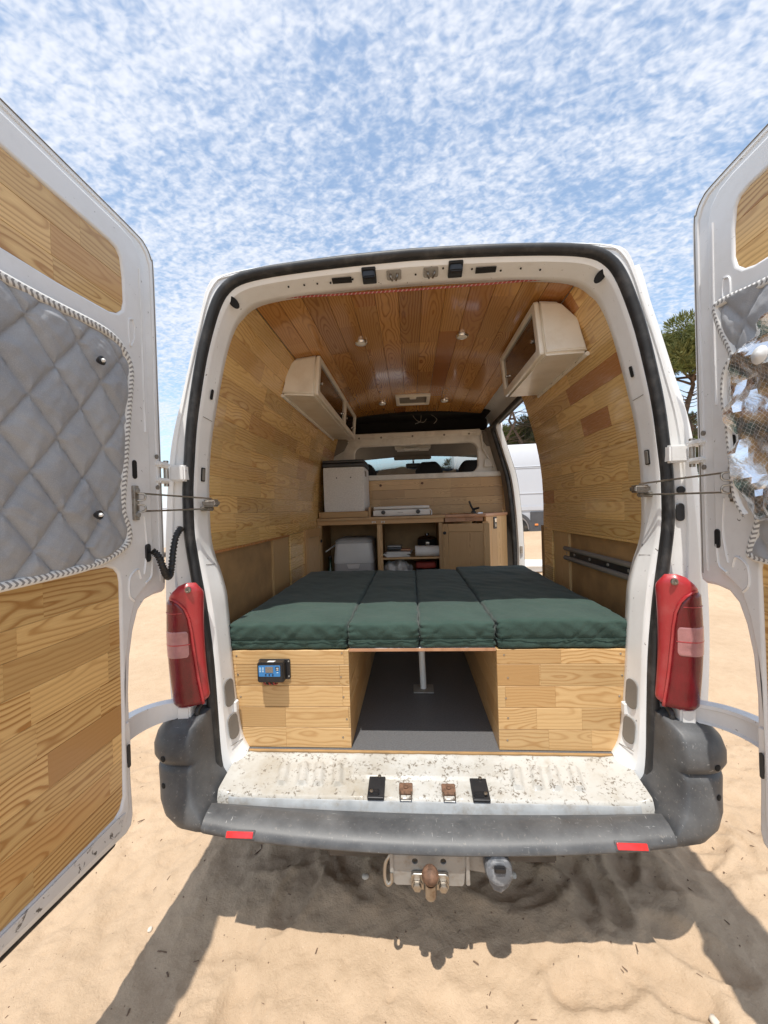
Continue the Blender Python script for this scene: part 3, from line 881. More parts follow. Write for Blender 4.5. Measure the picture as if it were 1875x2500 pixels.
# --- tail lights
def tail(s):
    sec = cr([(.793, -.030), (.800, -.058), (.822, -.078), (.848, -.092), (.875, -.098), (.898, -.090), (.914, -.066), (.921, -.02), (.934, .05), (.955, .11)], 4)
    L = [0]
    for i in range(1, len(sec)): L.append(L[-1]+(sec[i]-sec[i-1]).length)
    def pt(u, z, off=0.0):
        q = u*L[-1]; i = max(0, min(len(sec)-2, next((k for k in range(len(L)-1) if L[k+1] >= q), len(L)-2)))
        t = (q-L[i])/(L[i+1]-L[i]); p = sec[i].lerp(sec[i+1], t); d = (sec[i+1]-sec[i]).normalized()
        taper = 0.985+0.015*math.sin((z-.8)/.45*PI)
        x = p.x+d.y*off; y = p.y-d.x*off
        lean = 0.012*(z-.8)/.45-0.006
        return Vector((s*(x*taper+lean), y, z))
    def ztop(u): return float(np.interp(u, [0, .12, .22, .33, .45, .55, .7, 1], [1.225, 1.252, 1.255, 1.243, 1.222, 1.206, 1.19, 1.17]))
    def zbot(u): return float(np.interp(u, [0, .25, .5, 1], [.822, .808, .806, .83]))
    T = thing_part('tail_light', VAN)
    us = [i/40 for i in range(41)]
    rows = []
    for j in range(41):
        t = j/40; edge = min(t, 1-t); dip = -.018*max(0, 1-edge/.05)**2
        rows.append([pt(u, zbot(u)+(ztop(u)-zbot(u))*t, dip-.012*max(0, 1-min(u, 1-u)/.05)**2) for u in us])
    hs = obj('lamp_housing', loft_mesh(rows), 'red', T, smooth=60)
    def ub(z): return float(np.interp(z, [.81, .90, 1.0, 1.08, 1.13, 1.165, 1.19, 1.205], [.125, .14, .155, .172, .195, .232, .29, .37]))
    def patch(z0, z1, ulo, uhi, off, n=24, nv=30, rim=.006):
        R = []
        for j in range(nv+1):
            t = j/nv; z = z0+(z1-z0)*t; a, b = (ulo(z) if callable(ulo) else ulo), (uhi(z) if callable(uhi) else uhi)
            e = min(t, 1-t)*nv
            R.append([pt(a+(b-a)*i/n, z, off-rim*(1.0 if (i in (0, n) or j in (0, nv)) else 0)) for i in range(n+1)])
        return loft_mesh(R)
    obj('lens', patch(.817, 1.196, ub, .86, .007, 26, 40), 'lens', T, smooth=60)
    obj('lens_rim', patch(.815, 1.205, lambda z: ub(z)-.018, lambda z: ub(z)+.012, .010, 4, 40, .008), 'red', T, smooth=60)
    rc_ = lambda z: 1-math.sqrt(max(0, 1-max(0, 1-min(z-.990, 1.088-z)/.016)**2))
    obj('reversing_lens', patch(.990, 1.088, lambda z: .190+.040*rc_(z), lambda z: .49-.03*rc_(z), .0082, 16, 24, .003), 'pink', T, smooth=60)
    obj('lens_divider', patch(1.036, 1.040, .190, .49, .0092, 16, 2, .001), 'red', T, smooth=60)
    obj('lens_divider', patch(1.150, 1.153, .25, .50, .0088, 12, 2, .001), 'red', T, smooth=60)
    obj('lamp_screw', lathe([(.012, 0), (.011, .004), (.006, .005), (.005, .002)], 14), 'steel', T, frame_mat(pt(.20, 1.232, .002), (1, 0, 0), (0, .1, 1)), smooth=40)
    return T


def thing_part(name, parent):
    o = bpy.data.objects.new(name, None); COL.objects.link(o); return place(o, parent, I4)


for s in (-1, 1): tail(s)

# --- under-body, wheels, tow bar
box('under_floor', VAN, 'darkmetal', -.70, .70, -.09, 2.6, .40, .455, .004)
for x, y in ((-.84, 1.05), (.84, 1.05), (-.84, 4.15), (.84, 4.15)):
    w = obj('wheel', lathe([(.20, -.10), (.29, -.105), (.325, -.09), (.335, 0), (.325, .09), (.29, .105), (.20, .10)], 32), 'tyre', VAN, Matrix.Translation((x, y, .315+gz(x, y))) @ Matrix.Rotation(PI/2, 4, 'Y'), smooth=40)
    obj('rim', lathe([(.05, -.05), (.12, -.06), (.19, -.088), (.205, -.098), (.205, .098), (.12, .06), (.05, .05)], 24), 'zinc', w, WM[w].copy(), smooth=40)
TOW = thing_part('tow_bar', VAN)
box('cross_beam', TOW, 'darkmetal', -.33, .40, -.17, -.09, .365, .415, .006)
plate('hitch_plate', TOW, 'zinc', [(-.126, .412), (-.131, .418), (-.118, .420), (-.113, .411), (.103, .413), (.108, .424), (.121, .421), (.117, .41), (.106, .325), (.10, .318), (-.105, .315), (-.112, .322)],
      [[(-.045+.009*math.cos(a), .392+.009*math.sin(a)) for a in [2*PI*k/12 for k in range(12)]], [(.043+.009*math.cos(a), .394+.009*math.sin(a)) for a in [2*PI*k/12 for k in range(12)]]], .010, .002, frame_mat((0, -.205, 0), (1, 0, 0), (0, 0, 1)))
for s in (-1, 1):
    box('side_cheek', TOW, 'zinc', s*.118-.006, s*.118+.006, -.21, -.12, .325, .42, .002)
plate('ball_flange', TOW, 'steel', rrect(-.058, .058, .316, .366, .010), [], .014, .003, frame_mat((0, -.219, 0), (1, 0, 0), (0, 0, 1)))
for s in (-1, 1):
    obj('bolt', lathe([(.017, 0), (.017, .004), (.013, .0045), (.013, .016), (.009, .018)], 6), 'steel', TOW, frame_mat((s*.040, -.219, .336), (1, 0, 0), (0, 0, 1)), smooth=30)
neck = cr([(0, -.212, .342), (0, -.232, .335), (0, -.250, .338), (0, -.262, .358), (0, -.265, .385)], 5)
obj('ball_neck', tube(neck, [.022-.006*i/(len(neck)-1) for i in range(len(neck))], 14), 'steel', TOW, smooth=60)
obj('tow_ball', lathe([(.012, -.026)]+[(.0255*math.cos(a), .0255*math.sin(a)) for a in [(-70+10*k)*PI/180 for k in range(16)]]+[(.009, .0247)], 20), 'rust', TOW, Matrix.Translation((0, -.265, .408)), smooth=60)
hk = cr([(-.122, -.20, .408), (-.137, -.205, .385), (-.140, -.212, .350), (-.132, -.218, .330), (-.120, -.215, .338), (-.120, -.210, .36)], 5)
obj('safety_hook', tube(hk, .006, 8), 'steel', TOW, smooth=60)
plate('socket_bracket', TOW, 'zinc', [(.115, .40), (.175, .405), (.175, .345), (.118, .352)], [], .005, .001, frame_mat((0, -.185, 0), (1, 0, 0), (0, 0, 1)))
sk = obj('trailer_socket', lathe([(.028, -.04), (.038, -.035), (.041, .0), (.042, .025), (.038, .036), (.028, .04)], 18), 'sock', TOW, frame_mat((.208, -.20, .388), (1, 0, 0), (0, .35, 1)), smooth=40)
plate('socket_cap', TOW, 'sock', [(.172, .405), (.19, .425), (.222, .425), (.246, .405), (.248, .375), (.236, .352), (.222, .338), (.212, .33), (.19, .338), (.178, .36)], [], .02, .006, frame_mat((0, -.236, .0), (1, 0, 0), (0, 0, 1)))
box('cap_catch', TOW, 'black', .192, .226, -.247, -.235, .400, .418, .003)
obj('cap_boss', lathe([(.013, 0), (.012, .004), (.008, .005)], 14), 'trim', TOW, frame_mat((.210, -.236, .370), (1, 0, 0), (0, 0, 1)), smooth=40)

# --- the two rear doors, swung back 90 degrees
D_OUT = [(.091,2.30),(.0915,2.38),(.100,2.418),(.125,2.442),(.165,2.454),(.23,2.457),(.60,2.455),(.90,2.452),(.945,2.44),(.955,2.40),(.955,.63),(.945,.60),(.92,.595),(.70,.580),(.40,.548),(.315,.535),(.293,.545),(.284,.575),(.288,.70),(.285,.824),(.285,.951),(.275,1.06),(.256,1.14),(.232,1.195),(.200,1.222),(.16,1.229),(.115,1.228),(.098,1.237),(.093,1.26)]
D_OUT = [(d-(.020 if d < .2 else .014 if d < .32 else 0), z) for d, z in D_OUT]
P_UP = [(.249,2.175),(.257,2.145),(.278,2.125),(.310,2.115),(.48,2.103),(.90,2.096),(.905,2.10),(.905,2.325),(.90,2.33),(.50,2.327),(.30,2.331),(.272,2.326),(.258,2.310),(.250,2.25)]
P_LO = [(.309,1.305),(.314,1.33),(.328,1.347),(.353,1.356),(.90,1.362),(.905,1.357),(.905,.655),(.90,.65),(.41,.630),(.36,.628),(.337,.64),(.325,.668),(.317,.90)]
Q_L = [(.60,1.3625),(.527,1.365),(.47,1.368),(.417,1.374),(.370,1.385),(.336,1.397),(.300,1.415),(.287,1.438),(.291,1.47),(.309,1.518),(.304,1.585),(.294,1.65),(.285,1.722),(.274,1.80),(.262,1.88),(.254,1.94),(.258,1.975),(.277,2.004),(.303,2.023),(.333,2.033),(.370,2.036),(.411,2.035),(.47,2.031),(.538,2.027),(.60,2.025)]
WIN = [(.30,1.44),(.33,1.41),(.38,1.395),(.90,1.385),(.905,1.39),(.905,2.0),(.90,2.005),(.36,2.01),(.31,1.995),(.285,1.955),(.29,1.87),(.31,1.70),(.322,1.56),(.31,1.48)]


def door(s):
    # s=-1 left, +1 right ; frame: a along U, z up, w towards the van's centre line
    U = (0, -s, 0); o = (s*.9, 0, 0); A = frame_mat(o, U, (0, 0, 1))
    mp = lambda L: [(p[0]*s*1.0 if s > 0 else -p[0], p[1]) for p in L]
    at = lambda d, z, w=0.0: Vector((s*(.9-w), -d, z))
    slab = plate('rear_door', VAN, 'door_paint', mp(D_OUT), [], .065, .010, A @ Matrix.Translation((0, 0, -.014)), 3)
    slab['label'] = 'rear door on the ' + ('left' if s < 0 else 'right') + ' with pine panels, swung fully open'
    # inner pressing: inset from the edge, with openings for the two pine panels and the window
    inn = [(.152,2.25),(.155,2.33),(.168,2.375),(.20,2.402),(.25,2.410),(.60,2.408),(.93,2.405),(.93,.66),(.90,.625),(.70,.610),(.42,.580),(.345,.572),(.315,.585),(.303,.62),(.304,.85),(.301,.98),(.290,1.08),(.270,1.17),(.245,1.235),(.205,1.262),(.175,1.275),(.160,1.30),(.155,1.36),(.153,1.9)]
    pl = plate('inner_pressing', slab, 'door_paint', mp(inn), [mp(P_UP), mp(P_LO), mp(WIN)], .024, .008, A, 3)
    cx0, cy0 = .52, 1.5
    plate('outer_skin', slab, 'paint', mp([(cx0+(d-cx0)*.93, cy0+(z-cy0)*.965) for d, z in D_OUT]), [], .055, .022, A @ Matrix.Translation((0, 0, -.0775)), 3)
    # fine bead along the flange and a dark weather line
    for L, rr, mt in (([(.125,1.27),(.122,1.6),(.120,2.0),(.120,2.33),(.130,2.39),(.155,2.420),(.21,2.433),(.5,2.433),(.9,2.43)], .0035, 'door_paint'), ([(.106,1.26),(.1045,1.7),(.104,2.34),(.113,2.405),(.14,2.437),(.20,2.447),(.5,2.447),(.9,2.443)], .0016, 'trim')):
        obj('edge_bead', tube([at(d-.018, z, -.013) for d, z in cr(L, 5)], rr, 6), mt, slab, smooth=60)
    for L in ([(.176,1.78),(.176,2.1),(.178,2.32)], [(.196,1.50),(.19,1.40),(.205,1.31)], [(.222,1.30),(.235,1.33),(.27,1.31),(.275,1.26),(.255,1.235)], [(.215,2.135),(.235,2.12),(.232,2.045),(.212,2.075),(.210,2.11),(.215,2.135)], [(.165,1.36),(.172,1.30),(.20,1.28)]):
        obj('pressed_bead', tube([at(d, z, .0005) for d, z in cr(L, 6)], .0035, 6), 'door_paint', slab, smooth=60)
    # bottom of the door: scuffed paint and black drip rubber
    plate('bottom_flange', slab, 'door_low', mp([(.325,.620),(.345,.578),(.42,.586),(.70,.613),(.92,.628),(.92,.645),(.90,.647),(.41,.627),(.36,.625)]), [], .004, .001, A @ Matrix.Translation((0, 0, .0035)))
    obj('drip_rubber', tube([at(d, z, -.03) for d, z in ((.34,.538), (.40,.541), (.70,.572), (.93,.588))], .010, 8), 'rubber', slab, smooth=60)
    # ovals
    for d, z, rw, rh in ((.233, 1.650, .0095, .030), (.186 if s < 0 else .1695, 1.378, .0105, .029), (.302, .775, .006, .035)):
        if s < 0 and z < 1.4 and z > 1.3: continue
        obj_m = plate('grommet' if z < 1.5 else 'oval_hole', slab, 'black' if z < 1.5 else 'hole', mp(rrect(d-rw, d+rw, z-rh, z+rh, rw*.95)), [], .004, .0012, A @ Matrix.Translation((0, 0, .0032)))
    rr_ = random.Random(11 if s < 0 else 23)
    # pine panels: backing + staves clipped to the panel outline
    rows_lo = [.628, .701, .779, .856, .941, 1.026, 1.111, 1.192, 1.261, 1.362]
    rows_up = [2.096, 2.165, 2.248, 2.331] if s < 0 else [2.09, 2.185, 2.268, 2.331]
    for Pn, rows in ((P_UP, rows_up), (P_LO, rows_lo)):
        g = [(p[0]*0.0+p[0]+(0.0), p[1]) for p in Pn]
        cx = sum(p[0] for p in g)/len(g); cy = sum(p[1] for p in g)/len(g)
        plate('panel_backing', slab, 'back', mp(g), [], .004, .0005, A @ Matrix.Translation((0, 0, -.0165)))
        for k in range(len(rows)-1):
            xs_ = staves(.24, .91, rr_, .18, .42)
            for i in range(len(xs_)-1):
                pp = clip_rect(Pn, xs_[i], xs_[i+1], rows[k], rows[k+1])
                if len(pp) > 2: plank(slab, mp(pp), A @ Matrix.Translation((0, 0, -.006)), .010, 'pine_door', .0007, gap=.0003)
    # window glass behind the mat and the outer window rubber
    plate('window_pane', slab, 'glass', mp(WIN), [], .004, .001, A @ Matrix.Translation((0, 0, -.0175)))
    # check strap
    br = plate('check_strap_bracket', slab, 'steel', mp(rrect(.228, .250, 1.488, 1.598, .004)), [], .010, .002, A @ Matrix.Translation((0, 0, .010)))
    for z in (1.505, 1.582):
        obj('bracket_bolt', lathe([(.009, 0), (.009, .005), (.005, .006)], 8), 'zinc', slab, A @ Matrix.Translation((s*.239, z, .010)), smooth=30)
    for z in (1.525, 1.562):
        obj('bracket_loop', tube(cr([at(.238, z-.012, .010), at(.225, z-.010, .022), at(.222, z, .026), at(.225, z+.010, .022), at(.238, z+.012, .010)], 4), .0032, 6), 'steel', slab, smooth=60)
    for z, z2 in ((1.573, 1.560), (1.516, 1.522)):
        obj('check_rod', tube([at(.226, z, .018), Vector((s*.845, -.05, (z+z2)/2)), Vector((s*.798, .045, z2))], .0030, 6), 'steel', slab, smooth=60)
    # upper hinge
    hg = box('hinge_leaf', slab, 'paint', s*.846, s*.905, -.050, -.006, 1.624, 1.684, .006)
    for z0, z1 in ((1.672, 1.692), (1.616, 1.634)):
        box('hinge_knuckle', slab, 'paint', s*.895, s*.938, -.112, -.050, z0, z1, .006)
    obj('hinge_pin', tube([(s*.912, -.055, 1.606), (s*.912, -.055, 1.70)], .009, 10), 'steel', slab, smooth=40)
    for z in (1.600, 1.708): obj('hinge_bolt', lathe([(.008, 0), (.008, .005), (.004, .006)], 8), 'trim', slab, A @ Matrix.Translation((s*.106, z, -.0135)), smooth=30)
    # lower hinge arm, a swept box section round the tail light
    path = cr([(s*.862, -.058, .797), (s*.910, -.072, .797), (s*.955, -.105, .797), (s*.982, -.155, .798), (s*.985, -.215, .802), (s*.965, -.270, .81), (s*.930, -.310, .815)], 6)
    T, N = frames(path); rings = []
    for i, p in enumerate(path):
        side = Vector((0, 0, 1)); B = T[i].cross(side).normalized(); h = .029+.014*i/len(path); w = .014
        rings.append([p+side*h-B*w*1.6, p+side*h+B*w, p+side*(h-.012)+B*w, p+side*(h-.018)+B*w*.3, p-side*(h-.006)+B*w*.3, p-side*h+B*w, p-side*h-B*w*1.2])
    obj('hinge_arm', loft_mesh(rings, closed_u=True, caps=True), 'door_paint', slab, smooth=35)
    box('arm_pivot', slab, 'paint', s*.835, s*.885, -.088, -.02, .762, .815, .006)
    obj('arm_cable', tube(cr([(s*.815, -.03, .81), (s*.818, -.07, .79), (s*.815, -.06, .75)], 5), .009, 8), 'rubber', slab, smooth=60)
    plate('arm_foot', slab, 'door_paint', mp(rrect(.283, .312, .75, .872, .006)), [], .014, .003, A @ Matrix.Translation((0, 0, -.006)))
    # catch on the van post
    cc = box('check_strap_clip', slab, 'steel', s*.768, s*.822, .014, .058, 1.528, 1.556, .007, 3)
    box('clip_base', slab, 'trim', s*.795, s*.84, .03, .06, 1.512, 1.530, .004)
    return slab, A, mp, at


DL = door(-1); DR = door(1)
# cable gaiter between the left door and the body
gp = cr([(-.884, -.186, 1.385), (-.868, -.178, 1.365), (-.862, -.165, 1.325), (-.866, -.140, 1.292), (-.874, -.112, 1.292), (-.880, -.090, 1.325), (-.884, -.072, 1.375), (-.885, -.050, 1.425), (-.882, -.022, 1.452)], 14)
obj('cable_gaiter', tube(gp, [.0105+.0022*math.sin(i*1.9) for i in range(len(gp))], 10), 'rubber', DL[0], smooth=80)
plate('gaiter_flange', DL[0], 'black', DL[2](rrect(.174, .198, 1.348, 1.408, .010)), [], .006, .002, DL[1] @ Matrix.Translation((0, 0, .005)))
# blanking grommets on the right-hand post
plate('post_grommet', SHELL, 'black', rrect(.888, .916, 1.425, 1.487, .013), [], .006, .002, frame_mat((0, -.009, 0), (1, 0, 0), (0, 0, 1)))
plate('post_grommet', SHELL, 'black', [(.906+.014*math.cos(2*PI*k/14), 1.532+.014*math.sin(2*PI*k/14)) for k in range(14)], [], .006, .002, frame_mat((0, -.009, 0), (1, 0, 0), (0, 0, 1)))

# --- sliding side door, slid back along the right flank
SD = thing_part('sliding_door', VAN)
def slide_panel(y0, y1, off, th):
    L = [(p, On[i]) for i, p in enumerate(Of) if p.x > .3 and .47 < p.y < 2.36]
    rings = []
    for y, o in ((y0, off), (y0, off+th*.5), (y0+.012, off+th), (y1-.012, off+th), (y1, off+th*.5), (y1, off)):
        rings.append([Vector((p.x+n.x*o, y, p.y+n.y*o)) for p, n in L])
    return loft_mesh(rings, closed_v=True)


obj('sliding_panel', slide_panel(.10, 1.30, .050, .048), 'paint', SD, smooth=40)
obj('sliding_seal', slide_panel(.108, 1.29, .036, .013), 'rubber', SD, smooth=40)

# ================================================================== INTERIOR LINING (parts of the van)
WP = [(.850,1.345),(.852,1.42),(.853,1.50),(.852,1.58),(.849,1.66),(.842,1.74),(.831,1.82),(.815,1.905),(.796,1.99),(.775,2.07),(.753,2.15),(.726,2.235),(.695,2.305),(.660,2.372)]


def lining(s, y0, y1, seed):
    U = (0, 1, 0) if s < 0 else (0, -1, 0); rng = random.Random(seed)
    back = [[Vector((s*(w+.016), y, z+.006)) for w, z in WP] for y in (y0, y1)]
    base = obj('wall_lining', loft_mesh(back), 'back', VAN)
    base['label'] = 'varnished pine board lining of the ' + ('left' if s < 0 else 'right') + ' interior wall'
    for k in range(len(WP)-1):
        a, b = WP[k], WP[k+1]; V = Vector((s*(b[0]-a[0]), 0, b[1]-a[1])); h = V.length
        M = frame_mat((s*a[0], 0, a[1]), U, V)
        xs_ = staves(y0, y1, rng, .20, .52)
        for i in range(len(xs_)-1):
            p, q = xs_[i], xs_[i+1]
            if s > 0: p, q = -q, -p
            plank(base, [(p, 0), (q, 0), (q, h), (p, h)], M, .012, 'pine_wall', .0006, gap=.00025)
    return base


LL = lining(-1, .10, 2.44, 41); LR = lining(1, .10, 1.222, 77)
# side walls below the lining: hardboard, upright pine board, short planks further in
for s in (-1, 1):
    base = LL if s < 0 else LR; U = (0, 1, 0) if s < 0 else (0, -1, 0)
    f = (lambda a, b: (a, b)) if s < 0 else (lambda a, b: (-b, -a))
    pnl = plate('hardboard_panel', VAN, 'hard', [(f(.09, 1.35)[0], .94), (f(.09, 1.35)[1], .94), (f(.09, 1.35)[1], 1.352), (f(.09, 1.35)[0], 1.352)], [], .006, .001, frame_mat((s*.876, 0, 0), U, (0, 0, 1)))
    box('lining_edge', VAN, 'pine_wall', s*.852, s*.872, .10, 1.16, 1.332, 1.3445, .002)
    ya, yb = (.865, 1.155) if s < 0 else (.85, 1.075)
    p, q = f(ya, yb)
    M = frame_mat((s*.862, (ya+yb)/2, 1.145), (0, 0, 1), (0, -1, 0) if s < 0 else (0, 1, 0))
    plank(base, [(-.20, -(yb-ya)/2), (.187, -(yb-ya)/2), (.187, (yb-ya)/2), (-.20, (yb-ya)/2)], M, .014, 'pine', .002)
    for k in range(5):
        z0 = .93+.0826*k; y0, y1 = (1.165, 1.95) if s < 0 else (1.08, 1.222)
        p, q = f(y0, y1)
        plank(base, [(p, z0), (q, z0), (q, z0+.0826), (p, z0+.0826)], frame_mat((s*.853, 0, 0), U, (0, 0, 1)), .012, 'pine_wall', .0012)
# seat track on the right-hand hardboard
TR = thing_part('seat_track', VAN)
for z in (1.238, 1.184): obj('track_rail', tube([(.862, .10, z), (.862, .90, z)], .013, 10), 'trim', TR, smooth=60)
box('track_web', TR, 'black', .866, .872, .10, .92, 1.19, 1.235, .001)
for y in (.25, .42, .60, .78, .88): obj('track_screw', lathe([(.008, 0), (.007, .004), (.003, .005)], 8), 'zinc', TR, frame_mat((.866, y, 1.212), (0, -1, 0), (0, 0, 1)), smooth=40)

# ceiling
def ceil_z(x): return 2.374+.048*(1-(x/.66)**2)


cb = obj('ceiling_lining', loft_mesh([[Vector((x*.66/6, y, ceil_z(x*.66/6)+.016)) for x in range(-6, 7)] for y in (.10, 2.32)]), 'back', VAN)
rng = random.Random(5); NB = 13
for k in range(NB):
    xa, xb = -.66+1.32*k/NB, -.66+1.32*(k+1)/NB
    V = Vector((xa-xb, 0, ceil_z(xa)-ceil_z(xb))); h = V.length
    M = frame_mat((xb, 0, ceil_z(xb)), (0, 1, 0), V)    # normal points down
    if M.col[2].z > 0: M = frame_mat((xa, 0, ceil_z(xa)), (0, 1, 0), -V)
    xs_ = staves(.10, 2.30, rng, .35, .75)
    for i in range(len(xs_)-1): plank(cb, [(xs_[i], 0), (xs_[i+1], 0), (xs_[i+1], h), (xs_[i], h)], M, .012, 'pine_ceil', .0016, gap=.0006)

# floor
box('cargo_floor', VAN, 'floor', -.80, .80, .088, 2.45, .53, .5535, .002)
plate('floor_edge', VAN, 'hard', [(-.70, .0)]+[(-.70+1.40*i/60, .010+.003*nz(i*.7, 2)) for i in range(61)]+[(.70, 0)], [], .007, .001, frame_mat((0, .0905, .5465), (1, 0, 0), (0, -1, 0)) @ Matrix.Translation((0, 0, 0)))

# bulkhead with window, upper rail, dark shelf above
BK = plate('bulkhead', VAN, 'beige', rrect(-.86, .90, 1.775, 2.245, .03), [rrect(-.575, .645, 1.838, 2.128, .075, 8)], .05, .014, frame_mat((0, 2.45, 0), (1, 0, 0), (0, 0, 1)), 4)
obj('bulkhead_beads', tube(cr([(-.64, 2.432, 2.17), (-.60, 2.432, 2.205), (.0, 2.432, 2.212), (.62, 2.432, 2.205), (.68, 2.432, 2.16), (.70, 2.432, 2.05), (.76, 2.432, 1.94), (.80, 2.432, 1.86)], 6), .010, 8), 'beige', BK, smooth=60)
box('upper_rail', BK, 'beige', -.66, .68, 2.405, 2.44, 2.195, 2.250, .012, 3)
for x in (-.52, -.30, .01, .32, .56): obj('rail_screw', lathe([(.010, 0), (.010, .003), (.004, .004)], 10), 'trim', BK, frame_mat((x, 2.404, 2.205), (1, 0, 0), (0, 0, 1)), smooth=40)
plate('corner_trim', BK, 'trim', [(-.83, 2.05), (-.78, 2.04), (-.68, 2.09), (-.64, 2.16), (-.63, 2.215), (-.83, 2.215)], [], .02, .008, frame_mat((0, 2.42, 0), (1, 0, 0), (0, 0, 1)))
plate('corner_trim', BK, 'trim', [(.69, 2.235), (.70, 2.13), (.73, 2.085), (.82, 2.065), (.84, 1.95), (.885, 1.94), (.885, 2.02), (.83, 2.235)], [], .02, .008, frame_mat((0, 2.42, 0), (1, 0, 0), (0, 0, 1)))
box('bulkhead_sill', BK, 'beige', -.86, .89, 2.395, 2.45, 1.783, 1.832, .006)
plate('pressed_triangle', BK, 'beige', [(.70, 1.88), (.76, 1.875), (.79, 1.90), (.75, 1.95), (.71, 1.955)], [], .010, .004, frame_mat((0, 2.422, 0), (1, 0, 0), (0, 0, 1)))
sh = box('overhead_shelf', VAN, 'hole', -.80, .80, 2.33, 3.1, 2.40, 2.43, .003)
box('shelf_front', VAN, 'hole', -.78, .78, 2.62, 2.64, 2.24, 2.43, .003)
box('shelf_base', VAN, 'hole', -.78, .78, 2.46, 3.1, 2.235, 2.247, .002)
for a in ([(.02, 2.38, 2.40), (.06, 2.36, 2.345), (.12, 2.37, 2.33), (.15, 2.36, 2.36)], [(.10, 2.38, 2.40), (.09, 2.37, 2.34), (.04, 2.36, 2.315)], [(.20, 2.38, 2.40), (.25, 2.36, 2.35), (.22, 2.37, 2.31)]):
    obj('loose_cable', tube(cr(a, 6), .003, 6), 'zinc', sh, smooth=60)
# short cream panel above the sliding-door head and its rubber, front pillar with seal
plate('door_head_panel', VAN, 'cream', [(1.93, 2.375), (2.30, 2.375), (2.33, 2.33), (2.28, 2.27), (2.20, 2.262), (1.93, 2.33)], [], .02, .006, frame_mat((.70, 0, 0), (0, 1, 0), (.35, 0, 1)))
def at_O(z, o=0.0):
    zz = [p[1] for p in O_]; ww = [p[0] for p in O_]; return float(np.interp(z, zz, ww))+o
pil = [Vector((at_O(z, -.040), 2.285, z)) for z in [.5+.05*i for i in range(35)]]
obj('pillar_seal', tube(pil+[Vector((at_O(2.24)-.030, 2.20, 2.250)), Vector((at_O(2.24)-.030, 1.24, 2.250))], .021, 8), 'rubber', VAN, smooth=60)
zz_ = [.5+.05*i for i in range(36)]
obj('front_pillar', loft_mesh([[Vector((at_O(z, o), y, z)) for z in zz_] for o, y in ((-.022, 2.30), (-.016, 2.232), (.0, 2.222), (.026, 2.216), (.03, 2.24))]), 'paint', VAN, smooth=40)
obj('pillar_trim', loft_mesh([[Vector((at_O(z, o), y, z)) for z in zz_] for o, y in ((-.075, 2.45), (-.055, 2.30), (-.02, 2.302))]), 'trim', VAN, smooth=40)
lk = box('pillar_lock', VAN, 'steel', at_O(1.08)-.012, at_O(1.08)+.012, 2.206, 2.222, 1.05, 1.115, .003)
box('door_step', VAN, 'trim', .72, .99, 1.24, 2.22, .40, .44, .006)

# --- cab in front of the bulkhead
obj('cab_roof', loft_mesh([[Vector((x*.86/5, y, z-.05*(x/5)**2)) for x in range(-5, 6)] for y, z in ((2.60, 2.30), (3.0, 2.25), (3.40, 2.135), (3.42, 2.15), (3.0, 2.45), (2.60, 2.47))]), 'trim', VAN, smooth=50)
ws = [[Vector((x*.84/5, y-.16*(x/5)**2, z)) for x in range(-5, 6)] for y, z in ((3.44, 2.13), (3.75, 1.87), (4.05, 1.60), (4.30, 1.36))]
obj('windscreen', loft_mesh(ws), 'glass', VAN, smooth=60)
for s in (-1, 1):
    obj('windscreen_pillar', tube([(s*.86, 3.28, 2.12), (s*.885, 3.62, 1.87), (s*.91, 3.9, 1.60), (s*.93, 4.15, 1.34)], .045, 8), 'trim', VAN, smooth=60)
    plate('cab_side', VAN, 'paint', [(2.60, .45), (4.95, .45), (5.0, .80), (4.85, 1.15), (4.20, 1.36), (3.32, 2.15), (2.9, 2.38), (2.60, 2.40)], [[(2.85, 1.42), (4.0, 1.38), (3.28, 2.06), (2.85, 2.10)]], .05, .01, frame_mat((s*.93, 0, 0), (0, 1, 0), (0, 0, 1)) if s > 0 else frame_mat((s*.93, 0, 0), (0, 1, 0), (0, 0, 1)))
box('dashboard', VAN, 'trim', -.88, .88, 3.75, 4.25, .95, 1.34, .05, 3)
obj('bonnet', loft_mesh([[Vector((x*.93/5, y-.05*(x/5)**2, z-.08*(x/5)**2)) for x in range(-5, 6)] for y, z in ((4.20, 1.36), (4.6, 1.26), (4.95, 1.05), (5.05, .70), (5.0, .42))]), 'paint', VAN, smooth=60)
vis = box('sun_visor', VAN, 'trim', -.22, .24, 3.36, 3.40, 2.095, 2.145, .008)
con = box('roof_console', VAN, 'beige', -.19, .22, 2.95, 3.2, 2.17, 2.245, .02, 3)
obj('console_lamp', rbox((.18, .12, .03), .012), 'bulb', con, Matrix.Translation((.0, 3.0, 2.168)), smooth=60)
mr = obj('rear_view_mirror', rbox((.19, .03, .062), .013), 'black', VAN, Matrix.Translation((.02, 3.42, 2.025)), smooth=60)
obj('mirror_stem', tube([(.02, 3.43, 2.05), (.02, 3.47, 2.11)], .012, 8), 'black', mr, smooth=60)
for i, x in enumerate((-.575, .195, .69)):
    se = thing_part('front_seat', VAN)
    obj('seat_back', rbox((.48, .14, .66), .06, (10, 4, 12)), 'seat', se, Matrix.Translation((x, 3.12, 1.50)), smooth=60)
    obj('headrest', rbox((.32, .11, .21), .055, (12, 6, 10), lambda p, n: Vector((-p.x*.35*max(0, p.z)/.1, 0, 0))), 'seat', se, Matrix.Translation((x, 3.10, 1.925)), smooth=60)
    obj('seat_cushion', rbox((.48, .5, .16), .06), 'seat', se, Matrix.Translation((x, 3.4, 1.15)), smooth=60)

# ================================================================== THINGS IN THE VAN
# --- storage boxes carrying the bed
ROWS = [.5545, .6345, .7185, .8025, .8870, .9445]


